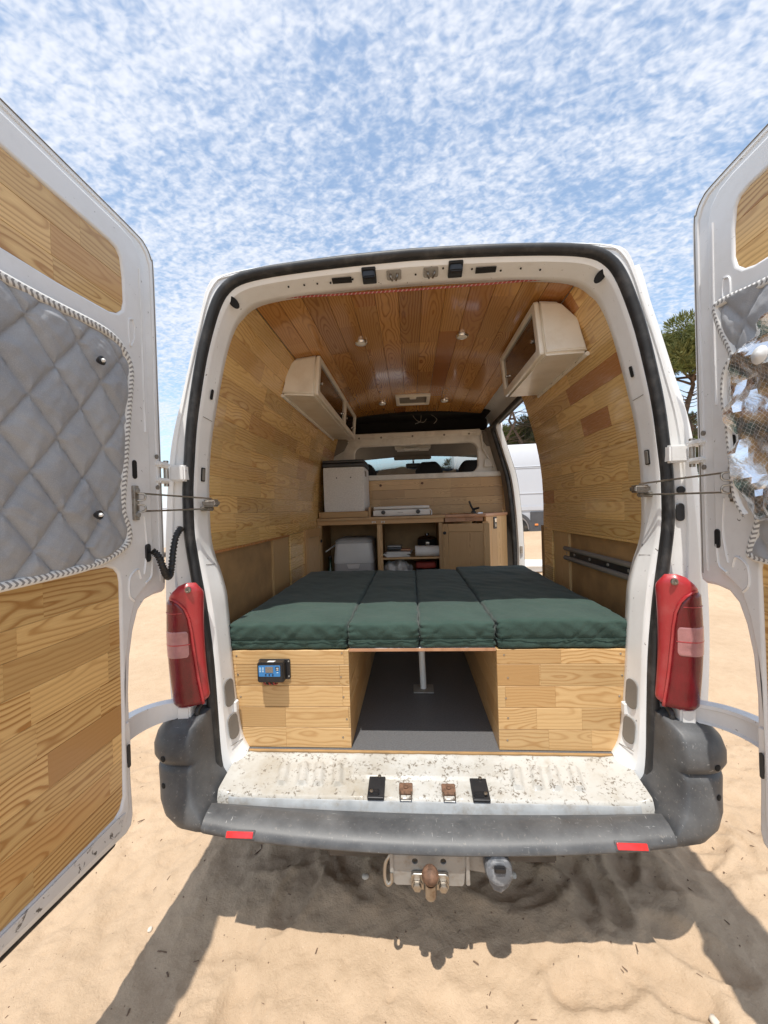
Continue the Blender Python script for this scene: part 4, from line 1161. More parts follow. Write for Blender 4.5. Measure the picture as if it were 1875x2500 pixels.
def sbox(s, label, joints):
    B = thing('storage_box', label, 'storage box', (s*.51, .5, .5545), 'pine storage boxes under the bed')
    x0, x1 = (-.766, -.288) if s < 0 else (.288, .768)
    if s < 0: core = (x0+.012, x1-.013)
    else: core = (x0+.013, x1-.012)
    box('carcass', B, 'back', core[0], core[1], .114, 1.38, .556, .940, .001)
    for k in range(5):
        js = [x0]+[x0+(x1-x0)*t for t in joints[k]]+[x1]
        for i in range(len(js)-1):
            plank(B, [(js[i], ROWS[k]), (js[i+1], ROWS[k]), (js[i+1], ROWS[k+1]), (js[i], ROWS[k+1])], frame_mat((0, .10, 0), (1, 0, 0), (0, 0, 1)), .0125, 'pine', .0012)
        rng = random.Random(k*7+s); xs_ = staves(.113, 1.38, rng, .3, .6)
        for i in range(len(xs_)-1):
            a, b = (xs_[i], xs_[i+1]) if s < 0 else (-xs_[i+1], -xs_[i])
            plank(B, [(a, ROWS[k]), (b, ROWS[k]), (b, ROWS[k+1]), (a, ROWS[k+1])], frame_mat((x1 if s < 0 else x0, 0, 0), (0, 1, 0) if s < 0 else (0, -1, 0), (0, 0, 1)), .0125, 'pine', .0012)
    rr = random.Random(9+s)
    for k in range(5):
        for x in (x0+.03, x1-.025): obj('screw_head', lathe([(.004, 0), (.0035, .001)], 8), 'steel', B, frame_mat((x+rr.uniform(-.01, .01), .0995, ROWS[k]+.04+rr.uniform(-.008, .008)), (1, 0, 0), (0, 0, 1)))
    return B


sbox(-1, 'pine storage box under the left side of the bed, with the blue charge controller', [[.45], [.45, .985], [.94], [.04, .92], [.96]])
sbox(1, 'pine storage box under the right side of the bed, without any device', [[.39, .72], [.30, .65], [.06, .45], [.33, .34], [.50]])

# --- green cushions
def cushion(label, x0, x1, y0, y1, z0, z1, seed):
    dx_, dy_, dz_ = x1-x0, y1-y0, z1-z0
    def disp(p, n):
        e = min(dx_/2-abs(p.x), dy_/2-abs(p.y)); side = max(abs(n.x), abs(n.y))
        d = Vector((0, 0, 0)); up = p.z/(dz_/2)
        q = p*1.0
        # soft filling: top domes, sides bulge, a seam runs round the lower third
        if n.z > .5: d.z += .006*min(1, max(0, e)/.12)+.007*nz(p.x*5+seed, p.y*5)+.004*nz(p.x*17+seed+p.y*9, p.y*13)
        if side > .5:
            zrel = (p.z+dz_/2)/dz_
            bul = .004*math.sin(PI*min(1, max(0, (zrel-.34)/.66)))-.004*math.exp(-((zrel-.34)/.05)**2)
            s_ = p.x if abs(n.y) > abs(n.x) else p.y
            wr = .006*nz(s_*22+p.z*30+seed, seed*3)+.0045*nz(s_*48-p.z*55, seed)
            cn = min(abs(abs(p.x)-dx_/2), .2) if abs(n.y) > abs(n.x) else min(abs(abs(p.y)-dy_/2), .2)
            wr += .013*math.exp(-cn/.035)*nz(p.z*90+seed, s_*30)
            d += Vector((n.x, n.y, 0))*(bul+wr)
        if n.z > .5 and e < .06: d.z += .003*nz((p.x+p.y)*60+seed, (p.x-p.y)*25)*(1-e/.06)
        return d
    nx = max(20, int(dx_/.011)); me = rbox((dx_, dy_, dz_), .011, (nx, 70, 16), disp)
    o = obj('bed_cushion', me, 'green', None, Matrix.Translation(((x0+x1)/2, (y0+y1)/2, (z0+z1)/2)), smooth=180)
    o.data.materials[0] = MT['green']
    tag(o, label, 'cushion', 'green cushions making up the bed')
    zs = z0+dz_*.33; r = .012
    loop = [(x0+.01, y0-.003), (x1-.01, y0-.003), (x1+.002, y0+.012), (x1+.002, y1), (x0-.002, y1), (x0-.002, y0+.012), (x0+.01, y0-.003)]
    obj('piping', tube([(a, b, zs+.002*nz(a*8, seed)) for a, b in [Vector(loop[i]).lerp(Vector(loop[i+1]), t/12) for i in range(len(loop)-1) for t in range(12)]], .0016, 5), 'green', o, smooth=60)
    return o


cushion('wide green cushion on the left box, beside the hardboard wall', -.776, -.294, .102, 1.40, .9465, 1.052, 1.3)
cushion('narrow green cushion in the middle of the bed, left of the centre gap', -.286, -.010, .098, 1.40, .9515, 1.048, 5.1)
cushion('narrow green cushion in the middle of the bed, right of the centre gap', -.002, .284, .098, 1.40, .9515, 1.050, 9.7)
cushion('widest green cushion on the right box, below the seat track', .294, .782, .100, 1.46, .9465, 1.056, 14.2)
pb = thing('bed_board', 'thin pale board bridging the two boxes under the middle cushions', 'board', (0, .7, .9355))
box('board', pb, 'white_pl', -.286, .286, .100, 1.39, .940, .950, .002)
box('edge_strip', pb, 'redwood', -.286, .284, .094, .0995, .9405, .9515, .001)
lg = thing('support_leg', 'white metal leg standing on the dark floor under the middle of the bed', 'leg', (.012, .60, .5535))
obj('post', tube([(.012, .60, .556), (.004, .60, .939)], .016, 12), 'white_pl', lg, smooth=40)
plate('foot_plate', lg, 'zinc', rrect(-.04, .064, .55, .64, .006), [], .006, .001, frame_mat((0, 0, .5610), (1, 0, 0), (0, 1, 0)))

# --- solar charge controller on the left box
cc = thing('charge_controller', 'black solar charge controller with blue face and small grey screen', 'charge controller', (-.585, .098, .87))
x0, x1, z0, z1 = -.652, -.524, .832, .912
plate('back_plate', cc, 'black', rrect(x0, x1, z0, z1, .006), [], .006, .001, frame_mat((0, .093, 0), (1, 0, 0), (0, 0, 1)))
bm = bmesh.new(); box_bm(bm, (0, 0, 0), (.106, .034, .078), .004, None, 2)
obj('case', bm_mesh(bm), 'black', cc, Matrix.Translation((-.592, .076, .872)), smooth=40)
fcz = frame_mat((-.594, .0585, .878), (1, 0, 0), (0, 0, 1))
plate('face', cc, 'blue', rrect(-.045, .042, -.021, .023, .003), [], .003, .0006, fcz)
plate('screen', cc, 'lcd', rrect(-.017, .014, -.005, .018, .001), [], .002, .0003, fcz @ Matrix.Translation((0, 0, .0016)))
for x in (-.016, -.002, .012): obj('button', lathe([(.0032, 0), (.003, .0015)], 10), 'black', cc, fcz @ Matrix.Translation((x, -.0135, .0)))
plate('usb_port', cc, 'black', rrect(.024, .037, .003, .018, .001), [], .002, .0003, fcz @ Matrix.Translation((0, 0, .0012)))
for z in (.006, .013): plate('usb_contact', cc, 'paper', rrect(.027, .036, z-.0013, z+.0013, .0006), [], .001, .0002, fcz @ Matrix.Translation((0, 0, .002)))
for x, z in ((-.038, .013), (-.027, .013), (-.038, .006), (-.027, .006), (-.038, -.001), (-.027, -.001), (.031, -.005)):
    plate('print_mark', cc, 'pale', rrect(x-.0035, x+.0035, z-.0018, z+.0018, .001), [], .0006, .0001, fcz @ Matrix.Translation((0, 0, .0006)))
plate('sticker', cc, 'paper', [(-.008, -.006), (.020, -.006), (.024, .006), (-.004, .006)], [], .001, .0002, frame_mat((-.600, .0735, .9118), (1, 0, 0), (0, 1, 0)))
for x in (x0+.005, x1-.005):
    for z in (z0+.012, z1-.008): obj('fixing_screw', lathe([(.0035, 0), (.003, .0015)], 8), 'zinc', cc, frame_mat((x, .0925, z), (1, 0, 0), (0, 0, 1)))
for i, x in enumerate((-.624, -.614, -.604, -.594, -.586)):
    obj('lead', tube(cr([(x, .074, .834), (x+.001, .072, .826), (x+.004, .080, .818), (x+.008, .094, .815)], 4), .0032, 6), 'redwire' if i % 2 == 0 else 'black', cc, smooth=60)

# --- overhead lockers
def locker(name, label, s, y0, y1, poly, panes, seed):
    T = thing(name, label, 'locker', (s*.65, (y0+y1)/2, poly[0][1]), 'overhead lockers')
    P = [(s*a, b) for a, b in poly]
    bm = bmesh.new(); n = len(P)
    va = [bm.verts.new((p[0], y0, p[1])) for p in P]; vb = [bm.verts.new((p[0], y1, p[1])) for p in P]
    bm.faces.new(va); bm.faces.new(vb[::-1])
    for i in range(n): bm.faces.new((va[i], vb[i], vb[(i+1) % n], va[(i+1) % n]))
    bmesh.ops.recalc_face_normals(bm, faces=bm.faces)
    bmesh.ops.bevel(bm, geom=list(bm.edges), offset=.012, segments=3, affect='EDGES', clamp_overlap=True)
    obj('shell', bm_mesh(bm), 'cream', T, smooth=40)
    # end panel
    cx = sum(p[0] for p in P)/n; cy = sum(p[1] for p in P)/n
    E_ = [(cx+(p[0]-cx)*.88, cy+(p[1]-cy)*.86) for p in P]
    plate('end_panel', T, 'cream', E_, [], .006, .0025, frame_mat((0, y0-.003, 0), (1, 0, 0), (0, 0, 1)), 3)
    # front frame facing the aisle: between poly[-2] (top) and poly[-1] (bottom)
    a, b = Vector(P[-1]), Vector(P[-2]); V = Vector((b.x-a.x, 0, b.y-a.y)); h = V.length
    U = (0, 1, 0) if s < 0 else (0, -1, 0)
    M = frame_mat((a.x, 0, a.y), U, V)
    f = (lambda p, q: (p, q)) if s < 0 else (lambda p, q: (-q, -p))
    o = f(y0+.002, y1-.002); hol = []
    for (p, q) in panes:
        i = f(p, q); hol.append(rrect(i[0], i[1], .040, h-.030, .010, 4))
    fr = plate('front_frame', T, 'cream', rrect(o[0], o[1], .004, h-.002, .012), hol, .020, .005, M @ Matrix.Translation((0, 0, .016)), 3)
    for hh, (p, q) in zip(hol, panes):
        i = f(p, q); pn = plate('sliding_pane', T, 'acrylic', rrect(i[0]-.006, i[1]+.006, .034, h-.024, .010), [], .004, .001, M @ Matrix.Translation((0, 0, .0045)))
        for kx in ((i[0]+.05, i[1]-.05)):
            obj('knob', lathe([(.008, 0), (.010, .006), (.009, .012), (.004, .014)], 14), 'chrome', T, M @ Matrix.Translation((kx, h*.42, .0045)), smooth=50)
    # fixing flange along the wall
    c, d = Vector(P[0]), Vector(P[1])
    obj('wall_flange', tube([(s*(poly[0][0]-.004), y0+.005, poly[0][1]-.006), (s*(poly[0][0]-.004), y1-.005, poly[0][1]-.006)], .010, 6), 'cream', T, smooth=40)
    for k in range(4):
        y = y0+.1+(y1-y0-.2)*k/3; obj('fixing_screw', lathe([(.005, 0), (.004, .002)], 8), 'steel', T, frame_mat((s*(poly[0][0]-.014), y, poly[0][1]-.008), (0, 1, 0), (s*.6, 0, 1)))
    return T


locker('overhead_locker', 'long cream plastic locker high on the left wall with two dark panes', -1, .755, 2.20,
       [(.744, 2.172), (.712, 2.322), (.664, 2.372), (.528, 2.386), (.548, 2.155)], [(.80, 1.62), (1.68, 2.16)], 1)
locker('overhead_locker', 'short cream plastic locker high on the right wall above the side doorway', 1, .300, .945,
       [(.752, 2.142), (.716, 2.290), (.640, 2.366), (.545, 2.375), (.566, 2.138)], [(.345, .905)], 2)

# --- ceiling lamps, roof vent, cord
for i, (x, y, lb) in enumerate(((-.267, .686, 'round white ceiling spotlight nearest the long left locker'), (.275, .68, 'round white ceiling spotlight nearest the short right locker'),
                                (-.244, 1.92, 'small ceiling spotlight left of the roof vent'), (.288, 1.92, 'small ceiling spotlight right of the roof vent'))):
    z = ceil_z(x); t = thing('ceiling_spotlight', lb, 'spotlight', (x, y, z), 'round ceiling spotlights')
    M = Matrix.Translation((x, y, z-.001)) @ Matrix.Rotation(PI, 4, 'X')
    obj('bezel', lathe([(.034, 0), (.034, .010), (.031, .014), (.026, .014), (.025, .010)], 24), 'chrome', t, M, smooth=40)
    obj('diffuser', lathe([(.026, .006), (.025, .012), (.015, .015), (.004, .016)], 20), 'bulb', t, M, smooth=60)
vt = thing('roof_vent', 'cream rectangular roof vent with a centre catch near the front of the ceiling', 'vent', (.018, 1.86, 2.41))
plate('vent_frame', vt, 'cream', rrect(-.125, .160, 1.72, 2.0, .012), [rrect(-.095, .130, 1.755, 1.965, .01)], .022, .004, frame_mat((0, 0, 2.400), (1, 0, 0), (0, -1, 0)) @ Matrix.Scale(-1, 4, (0, 1, 0)))
plate('vent_panel', vt, 'trim', rrect(-.10, .135, 1.75, 1.97, .01), [], .004, .001, frame_mat((0, 0, 2.412), (1, 0, 0), (0, -1, 0)) @ Matrix.Scale(-1, 4, (0, 1, 0)))
box('catch', vt, 'cream', -.01, .045, 1.735, 1.77, 2.388, 2.408, .004)
rp = tag(obj('cord', tube([(-.628+1.29*i/60, .115, 2.360-.008*math.sin(PI*i/60)) for i in range(61)], .0042, 8, uv=True), 'rope', smooth=60), 'thin red and white cord stretched across the top of the rear opening', 'cord')
for s in (-1, 1):
    obj('hook', tube([(s*.628 if s < 0 else .662, .115, 2.36), (s*.665, .08, 2.352), (s*.672, .04, 2.325)], .0025, 6), 'black', rp, smooth=60)
    obj('knot', rbox((.022, .014, .014), .005), 'redwire' if s < 0 else 'black', rp, Matrix.Translation((-.628 if s < 0 else .655, .115, 2.360)), smooth=60)

# --- kitchen unit in front of the bulkhead
K = thing('kitchen_unit', 'low oak kitchen cabinet across the front of the load bay, two doors open', 'cabinet', (0, 2.15, .5535))
ct = [(-.848, 1.895), (.262, 1.895), (.262, 2.425), (-.848, 2.425)]
plate('countertop', K, 'oak', ct, [], .024, .003, frame_mat((0, 0, 1.430), (1, 0, 0), (0, 1, 0)))
plate('countertop_corner', K, 'redwood', [(.264, 1.895), (.602, 1.895), (.868, 2.252), (.868, 2.425), (.264, 2.425)], [rrect(.31, .60, 2.03, 2.33, .05)], .026, .004, frame_mat((0, 0, 1.432), (1, 0, 0), (0, 1, 0)))


def board(parent, name, c, U, V, lu, lv, t=.018, mat='oak', ch=.0015):
    return plank(parent, [(-lu/2, -lv/2), (lu/2, -lv/2), (lu/2, lv/2), (-lu/2, lv/2)], frame_mat(c, U, V), t, mat, ch, name, .0003)


X_, Z_ = (1, 0, 0), (0, 0, 1)
board(K, 'top_rail', (-.30, 1.910, 1.387), X_, Z_, 1.10, .038)
board(K, 'top_rail', (.31, 1.9105, 1.387), X_, Z_, .10, .038, mat='redwood')
for i in range(3): board(K, 'drawer_front', (.395+.075*i, 1.9105, 1.388), X_, Z_, .074, .036, mat='redwood')
for x, w in ((-.835, .042), (-.3025, .045), (.220, .030)): board(K, 'stile', (x, 1.911, .96), Z_, (-1, 0, 0), .81, w)
board(K, 'stile', (.600, 1.9105, .96), Z_, (-1, 0, 0), .81, .05)
box('side_panel', K, 'hard', -.852, -.838, 1.93, 2.42, .556, 1.404, .001)
box('back_panel', K, 'hard', -.84, .86, 2.405, 2.42, .556, 1.404, .001)
box('divider', K, 'hard', -.310, -.295, 1.93, 2.40, .556, 1.404, .001)
box('divider', K, 'hard', .212, .227, 1.93, 2.40, .556, 1.404, .001)
sf = board(K, 'shelf', (-.037, 2.16, 1.071), X_, (0, 1, 0), .494, .47, .014)
board(K, 'shelf_edge', (-.037, 1.922, 1.064), X_, Z_, .494, .016, .006)
# angled end with upright boards and a flush latch
e0, e1 = Vector((.606, 1.915)), Vector((.862, 2.262)); dv = (e1-e0); L_ = dv.length; dv.normalize()
for i in range(4):
    c = e0+dv*(L_*(i+.5)/4); board(K, 'end_board', (c.x, c.y, .98), Z_, (-dv.x, -dv.y, 0), .85, L_/4-.0006, .016, 'oak')
lc = e0+dv*(L_*.40); LM = frame_mat((lc.x-.0, lc.y, 1.345), (dv.x, dv.y, 0), Z_) @ Matrix.Translation((0, 0, .006))
plate('flush_latch', K, 'black', rrect(-.030, .030, -.052, .052, .006), [], .008, .002, LM)
plate('latch_pull', K, 'chrome', rrect(-.016, .018, .004, .040, .004), [], .006, .002, LM @ Matrix.Translation((0, 0, .005)))
plate('latch_pull', K, 'steel', rrect(-.018, .016, -.036, -.006, .004), [], .006, .002, LM @ Matrix.Translation((0, 0, .005)))


def cab_door(p0, p1, z0, z1, knob, flip=1):
    p0, p1 = Vector(p0), Vector(p1); d = (p1-p0); w = d.length; d.normalize(); cx = (p0+p1)/2; zc = (z0+z1)/2
    Dd = thing_part('cabinet_door', K)
    U3 = (d.x, d.y, 0); fr = frame_mat((cx.x, cx.y, zc), U3, Z_); h = z1-z0
    M90 = lambda x, z: fr @ Matrix.Translation((x, z, 0)) @ Matrix.Rotation(PI/2, 4, 'Z')
    for x in (-w/2+.026, w/2-.026):
        plank(Dd, [(-h/2, -.025), (h/2, -.025), (h/2, .025), (-h/2, .025)], M90(x, 0), .018, 'oak', .002, 'door_stile')
    for z in (-h/2+.035, h/2-.035):
        plank(Dd, [(-w/2+.052, -.034), (w/2-.052, -.034), (w/2-.052, .034), (-w/2+.052, .034)], fr @ Matrix.Translation((0, z, -.0005)), .017, 'oak', .002, 'door_rail')
    plank(Dd, [(-h/2+.07, -w/2+.052), (h/2-.07, -w/2+.052), (h/2-.07, w/2-.052), (-h/2+.07, w/2-.052)], M90(0, 0) @ Matrix.Translation((0, 0, -.006)), .006, 'oak', .0005, 'door_panel')
    obj('hinge_cup', lathe([(.014, 0), (.014, .006), (.008, .010)], 12), 'black', Dd, fr @ Matrix.Translation((knob[0], knob[1], .0)), smooth=40)
    return Dd


cab_door((.232, 1.890), (.612, 1.790), .60, 1.355, (-.175, .30))
cab_door((-.838, 1.50), (-.806, 1.888), .60, 1.355, (.165, .26))
for x in (-.355, -.275):
    for i in range(3): box('catch_strip', K, 'paper', x+i*.012-.012, x+i*.012-.004, 1.904, 1.9098, 1.378+.004*(i % 2), 1.394, .001)
# pine panelling behind the worktop
PB = thing_part('back_panelling', K)
rng = random.Random(31); rz = [1.432, 1.518, 1.593, 1.682, 1.781]
for k in range(4):
    xs_ = staves(-.84, .868, rng, .28, .6)
    for i in range(len(xs_)-1): plank(PB, [(xs_[i], rz[k]), (xs_[i+1], rz[k]), (xs_[i+1], rz[k+1]), (xs_[i], rz[k+1])], frame_mat((0, 2.408, 0), X_, Z_), .014, 'oak', .0012)
board(PB, 'end_strip', (.884, 2.402, 1.62), Z_, (-1, 0, 0), .37, .03, .02, 'pine')
for x, z in ((-.321, 1.731), (.091, 1.739)): obj('screw_cap', lathe([(.013, 0), (.012, .005), (.005, .006)], 12), 'rust', PB, frame_mat((x, 2.407, z), X_, Z_), smooth=40)
board(K, 'fridge_side_board', (-.385, 2.18, 1.475), (0, 1, 0), Z_, .36, .09, .018, 'oak')

# fridge in its tray
fr = thing('fridge_box', 'grey speckled compressor cool box with a dark lid on the worktop', 'cool box', (-.615, 2.19, 1.45))
obj('cabinet_body', rbox((.368, .42, .40), .012, (6, 6, 6)), 'fridge', fr, Matrix.Translation((-.616, 2.188, 1.682)), smooth=50)
obj('lid', rbox((.372, .425, .030), .010, (6, 6, 4)), 'silver_lid', fr, Matrix.Translation((-.616, 2.187, 1.931)), smooth=50)
obj('lid_base', rbox((.374, .427, .034), .008, (6, 6, 4)), 'silver_lid', fr, Matrix.Translation((-.616, 2.187, 1.8985)), smooth=50)
plate('lid_grip', fr, 'black', [(-.685, 1.905), (-.672, 1.895), (-.575, 1.895), (-.562, 1.905)], [], .004, .001, frame_mat((0, 1.972, 0), X_, Z_))
for x in (-.677, -.551): obj('door_screw', lathe([(.006, 0), (.005, .002)], 10), 'black', fr, frame_mat((x, 1.977, 1.786), X_, Z_))
plate('side_vent', fr, 'trim', rrect(2.05, 2.16, 1.80, 1.85, .004), [], .003, .001, frame_mat((-.4305, 0, 0), (0, 1, 0), Z_))
tr = thing('fridge_tray', 'shallow pine tray holding the cool box on the worktop', 'tray', (-.615, 2.18, 1.4305))
board(tr, 'tray_front', (-.613, 1.950, 1.458), X_, Z_, .418, .052, .014, 'pine')
board(tr, 'tray_side', (-.404, 2.17, 1.458), (0, 1, 0), Z_, .43, .052, .014, 'pine')
board(tr, 'tray_side', (-.826, 2.17, 1.458), (0, 1, 0), Z_, .43, .052, .014, 'pine')
box('tray_base', tr, 'pine', -.82, -.42, 1.966, 2.39, 1.4325, 1.478, .002)

# hob
hb = thing('camping_hob', 'flat white two-knob gas hob with its lid closed', 'hob', (-.112, 2.15, 1.4305))
obj('hob_body', rbox((.507, .31, .056), .008, (8, 6, 4)), 'white_pl', hb, Matrix.Translation((-.111, 2.16, 1.461)), smooth=50)
obj('hob_lid', rbox((.500, .30, .030), .011, (8, 6, 4)), 'white_pl', hb, Matrix.Translation((-.111, 2.16, 1.506)), smooth=50)
for x in (-.273, .035): obj('hob_knob', lathe([(.019, 0), (.019, .008), (.016, .018), (.006, .019)], 18), 'black', hb, frame_mat((x, 2.004, 1.466), X_, Z_), smooth=40)
plate('badge', hb, 'grey_pl', rrect(-.145, -.097, 1.4605, 1.4655, .002), [], .002, .0005, frame_mat((0, 2.0035, 0), X_, Z_))
obj('gas_hose', tube(cr([(.142, 2.20, 1.485), (.158, 2.18, 1.478), (.160, 2.12, 1.452), (.155, 2.05, 1.437)], 5), .006, 8), 'white_pl', hb, smooth=60)

# sink with folding tap
sk_ = thing('sink', 'round-cornered steel sink with a folding black tap in the worktop corner', 'sink', (.455, 2.18, 1.433))
bm = bmesh.new()
rim = [rrect(.455-a, .455+a, 2.18-b, 2.18+b, r_, 6) for a, b, r_ in ((.165, .165, .06), (.163, .163, .06), (.142, .147, .05), (.135, .14, .05), (.11, .115, .06))]
zs_ = [1.434, 1.439, 1.438, 1.425, 1.345]
obj('basin', loft_mesh([[Vector((p[0], p[1], z)) for p in rr_] for rr_, z in zip(rim, zs_)], closed_u=True), 'chrome', sk_, smooth=60)
box('basin_floor', sk_, 'chrome', .36, .55, 2.08, 2.28, 1.340, 1.346, .002)
obj('tap_base', lathe([(.024, 0), (.024, .012), (.014, .018), (.012, .03)], 14), 'black', sk_, Matrix.Translation((.565, 2.30, 1.434)), smooth=50)
obj('tap_arm', tube([(.565, 2.30, 1.458), (.540, 2.28, 1.50), (.523, 2.27, 1.545)], .009, 8), 'black', sk_, smooth=60)
obj('tap_lever', tube([(.565, 2.30, 1.468), (.612, 2.27, 1.480)], .010, 8), 'black', sk_, smooth=60)

# portable toilet
pt_ = thing('portable_toilet', 'pale grey portable toilet inside the open left cupboard', 'toilet', (-.554, 2.2, .5545))
def slab_loft(prof, cx, cy, r_, mat, name, parent):
    rings = [[Vector((p[0], p[1], z)) for p in rrect(cx-a, cx+a, cy-b, cy+b, min(r_, a*.9), 5)] for a, b, z in prof]
    return obj(name, loft_mesh(rings, closed_u=True, caps=True), mat, parent, smooth=40)
slab_loft([(.170, .185, .556), (.180, .195, .60), (.182, .197, 1.00), (.178, .193, 1.016)], -.554, 2.20, .04, 'grey_pl', 'waste_tank', pt_)
slab_loft([(.181, .197, 1.0185), (.183, .199, 1.03), (.176, .192, 1.12), (.170, .186, 1.185), (.168, .184, 1.196)], -.554, 2.20, .04, 'white_pl', 'water_tank', pt_)
slab_loft([(.172, .188, 1.198), (.172, .188, 1.212), (.160, .176, 1.228), (.135, .15, 1.242)], -.554, 2.20, .05, 'grey_pl', 'seat_lid', pt_)
plate('latch', pt_, 'white_pl', [(-.615, 1.012), (-.495, 1.012), (-.508, .972), (-.600, .972)], [], .012, .003, frame_mat((0, 1.995, 0), X_, Z_))
obj('logo', text_mesh('Porta Potti', .020), 'trim', pt_, frame_mat((-.565, 2.0105, 1.085), X_, (0, .06, 1)))
bt = thing('bottle', 'dark green bottle beside the portable toilet', 'bottle', (-.775, 2.05, .5545))
obj('glass_body', lathe([(.032, 0), (.034, .01), (.034, .33), (.030, .38), (.014, .43), (.013, .50)], 18), 'greenglass', bt, Matrix.Translation((-.775, 2.05, .5555)), smooth=50)
obj('bottle_label', lathe([(.0345, .17), (.0345, .28)], 18), 'paper', bt, Matrix.Translation((-.775, 2.05, .6555)), smooth=50)
obj('cap', lathe([(.015, .5), (.015, .53), (.008, .532)], 12), 'black', bt, Matrix.Translation((-.775, 2.05, .5555)), smooth=50)
hs_ = tag(obj('grey_hose', tube(cr([(-.80, 2.0, 1.13), (-.76, 2.1, 1.16), (-.72, 2.3, 1.20)], 6), .007, 8), 'white_pl', smooth=60), 'thin white hose crossing the open left cupboard above the bottle', 'hose')

# things on and under the shelf
ps = thing('paper_pile', 'pile of folded papers and magazines on the cupboard shelf', 'papers', (-.16, 2.1, 1.0715))
rng = random.Random(8)
for i in range(5):
    o = box('sheet', ps, 'paper', -.105, .105, -.13, .13, 0, .0075, .002, M=Matrix.Translation((-.155+rng.uniform(-.02, .02), 2.09, 1.073+i*.0085)) @ Matrix.Rotation(rng.uniform(-.15, .15), 4, 'Z'))
cd_ = thing('gadget_box', 'small dark box with a pale top lying on the papers', 'box', (-.19, 2.1, 1.1165))
obj('case', rbox((.13, .12, .034), .008), 'black', cd_, Matrix.Translation((-.185, 2.10, 1.1345)), smooth=50)
obj('lid', rbox((.125, .115, .010), .004), 'grey_pl', cd_, Matrix.Translation((-.185, 2.10, 1.1575)), smooth=50)
wl = tag(obj('brown_wallet', rbox((.09, .08, .018), .006), 'redwood', None, Matrix.Translation((-.085, 2.07, 1.1265)), smooth=50), 'flat brown wallet lying on the papers beside the paper roll', 'wallet')
rl = thing('paper_roll', 'white kitchen paper roll lying at the front of the shelf', 'paper roll', (.10, 2.0, 1.0725))
obj('roll', lathe([(.012, -.105), (.044, -.105), (.046, -.10), (.046, .10), (.044, .105), (.012, .105)], 28), 'paper', rl, Matrix.Translation((.105, 1.985, 1.1185)) @ Matrix.Rotation(PI/2, 4, 'Y'), smooth=40)
pn = thing('cooking_pot', 'black cooking pot with a shiny clip behind the paper roll', 'pot', (.12, 2.2, 1.0725))
obj('pot', lathe([(.06, 0), (.085, .006), (.09, .02), (.09, .13), (.093, .135), (.085, .135)], 24), 'black', pn, Matrix.Translation((.115, 2.20, 1.0725)), smooth=50)
obj('pot_lid', lathe([(.091, .136), (.075, .155), (.02, .168), (.018, .185), (.004, .187)], 24), 'acrylic', pn, Matrix.Translation((.115, 2.20, 1.0725)), smooth=50)
box('clip', pn, 'chrome', .10, .13, 2.098, 2.112, 1.13, 1.185, .003)
bg_ = thing('plastic_bag', 'crumpled pale plastic bag on the cupboard floor below the shelf', 'bag', (-.17, 2.06, .5545))
def crum(p, n):
    q = p*14; return n*(.05*nz(q.x, q.y, q.z)+.03*nz(q.x*2.3+5, q.y*2.3, q.z*2.3))
obj('bag_body', rbox((.22, .22, .44), .07, (16, 16, 24), crum), 'bag', bg_, Matrix.Translation((-.165, 2.08, .80)), smooth=30)
rd = thing('red_pouch', 'red fabric pouch on a dark case below the cupboard shelf', 'pouch', (.09, 2.1, .945))
obj('pouch', rbox((.18, .14, .06), .02, (10, 8, 4), lambda p, n: n*.008*nz(p.x*30, p.y*30, p.z*30)), 'redcloth', rd, Matrix.Translation((.09, 2.08, .985)), smooth=60)
cs_ = thing('dark_case', 'dark case standing on the cupboard floor under the red pouch', 'case', (.09, 2.1, .5545))
obj('case', rbox((.21, .24, .39), .02), 'black', cs_, Matrix.Translation((.10, 2.10, .752)), smooth=50)
box('case_handle', cs_, 'grey_pl', .06, .14, 1.974, 1.982, .90, .925, .003)

# ================================================================== window mats hung on the doors
def quilt_h(d, z, seed=0.0):
    a = d/.14+z/.18-.10+.05*nz(d*6+seed, z*6); b = d/.14-z/.18-.225+.05*nz(d*6, z*6+seed+4)
    ia, ib = round(a), round(b); na, nb = a-ia, b-ib
    m = min(abs(na), abs(nb)); ca, cb = math.floor(a), math.floor(b)
    # each stuffed diamond is nearly flat, tilted a little its own way, with narrow stitched valleys
    fa, fb = a-ca-.5, b-cb-.5
    tilt = .008*(fa*nz(ca*3.1+.3, cb*1.7, seed)+fb*nz(cb*2.3+.6, ca*1.3, seed+5))
    w = .0022*nz(d*18+seed, z*30, 1)+.0024*nz(d*44+z*20+seed, z*26, 7)+.0022*nz(d*36-z*60, z*14+seed)
    rad = math.atan2(nb, na); pinch = math.exp(-((na*na+nb*nb)/.03))
    return .013*(1-math.exp(-m/.085))+.003*abs(math.sin(PI*a))*abs(math.sin(PI*b))+tilt*2.2+w*min(1, m*9+.25)+.003*pinch*math.sin(rad*6+ca+cb)


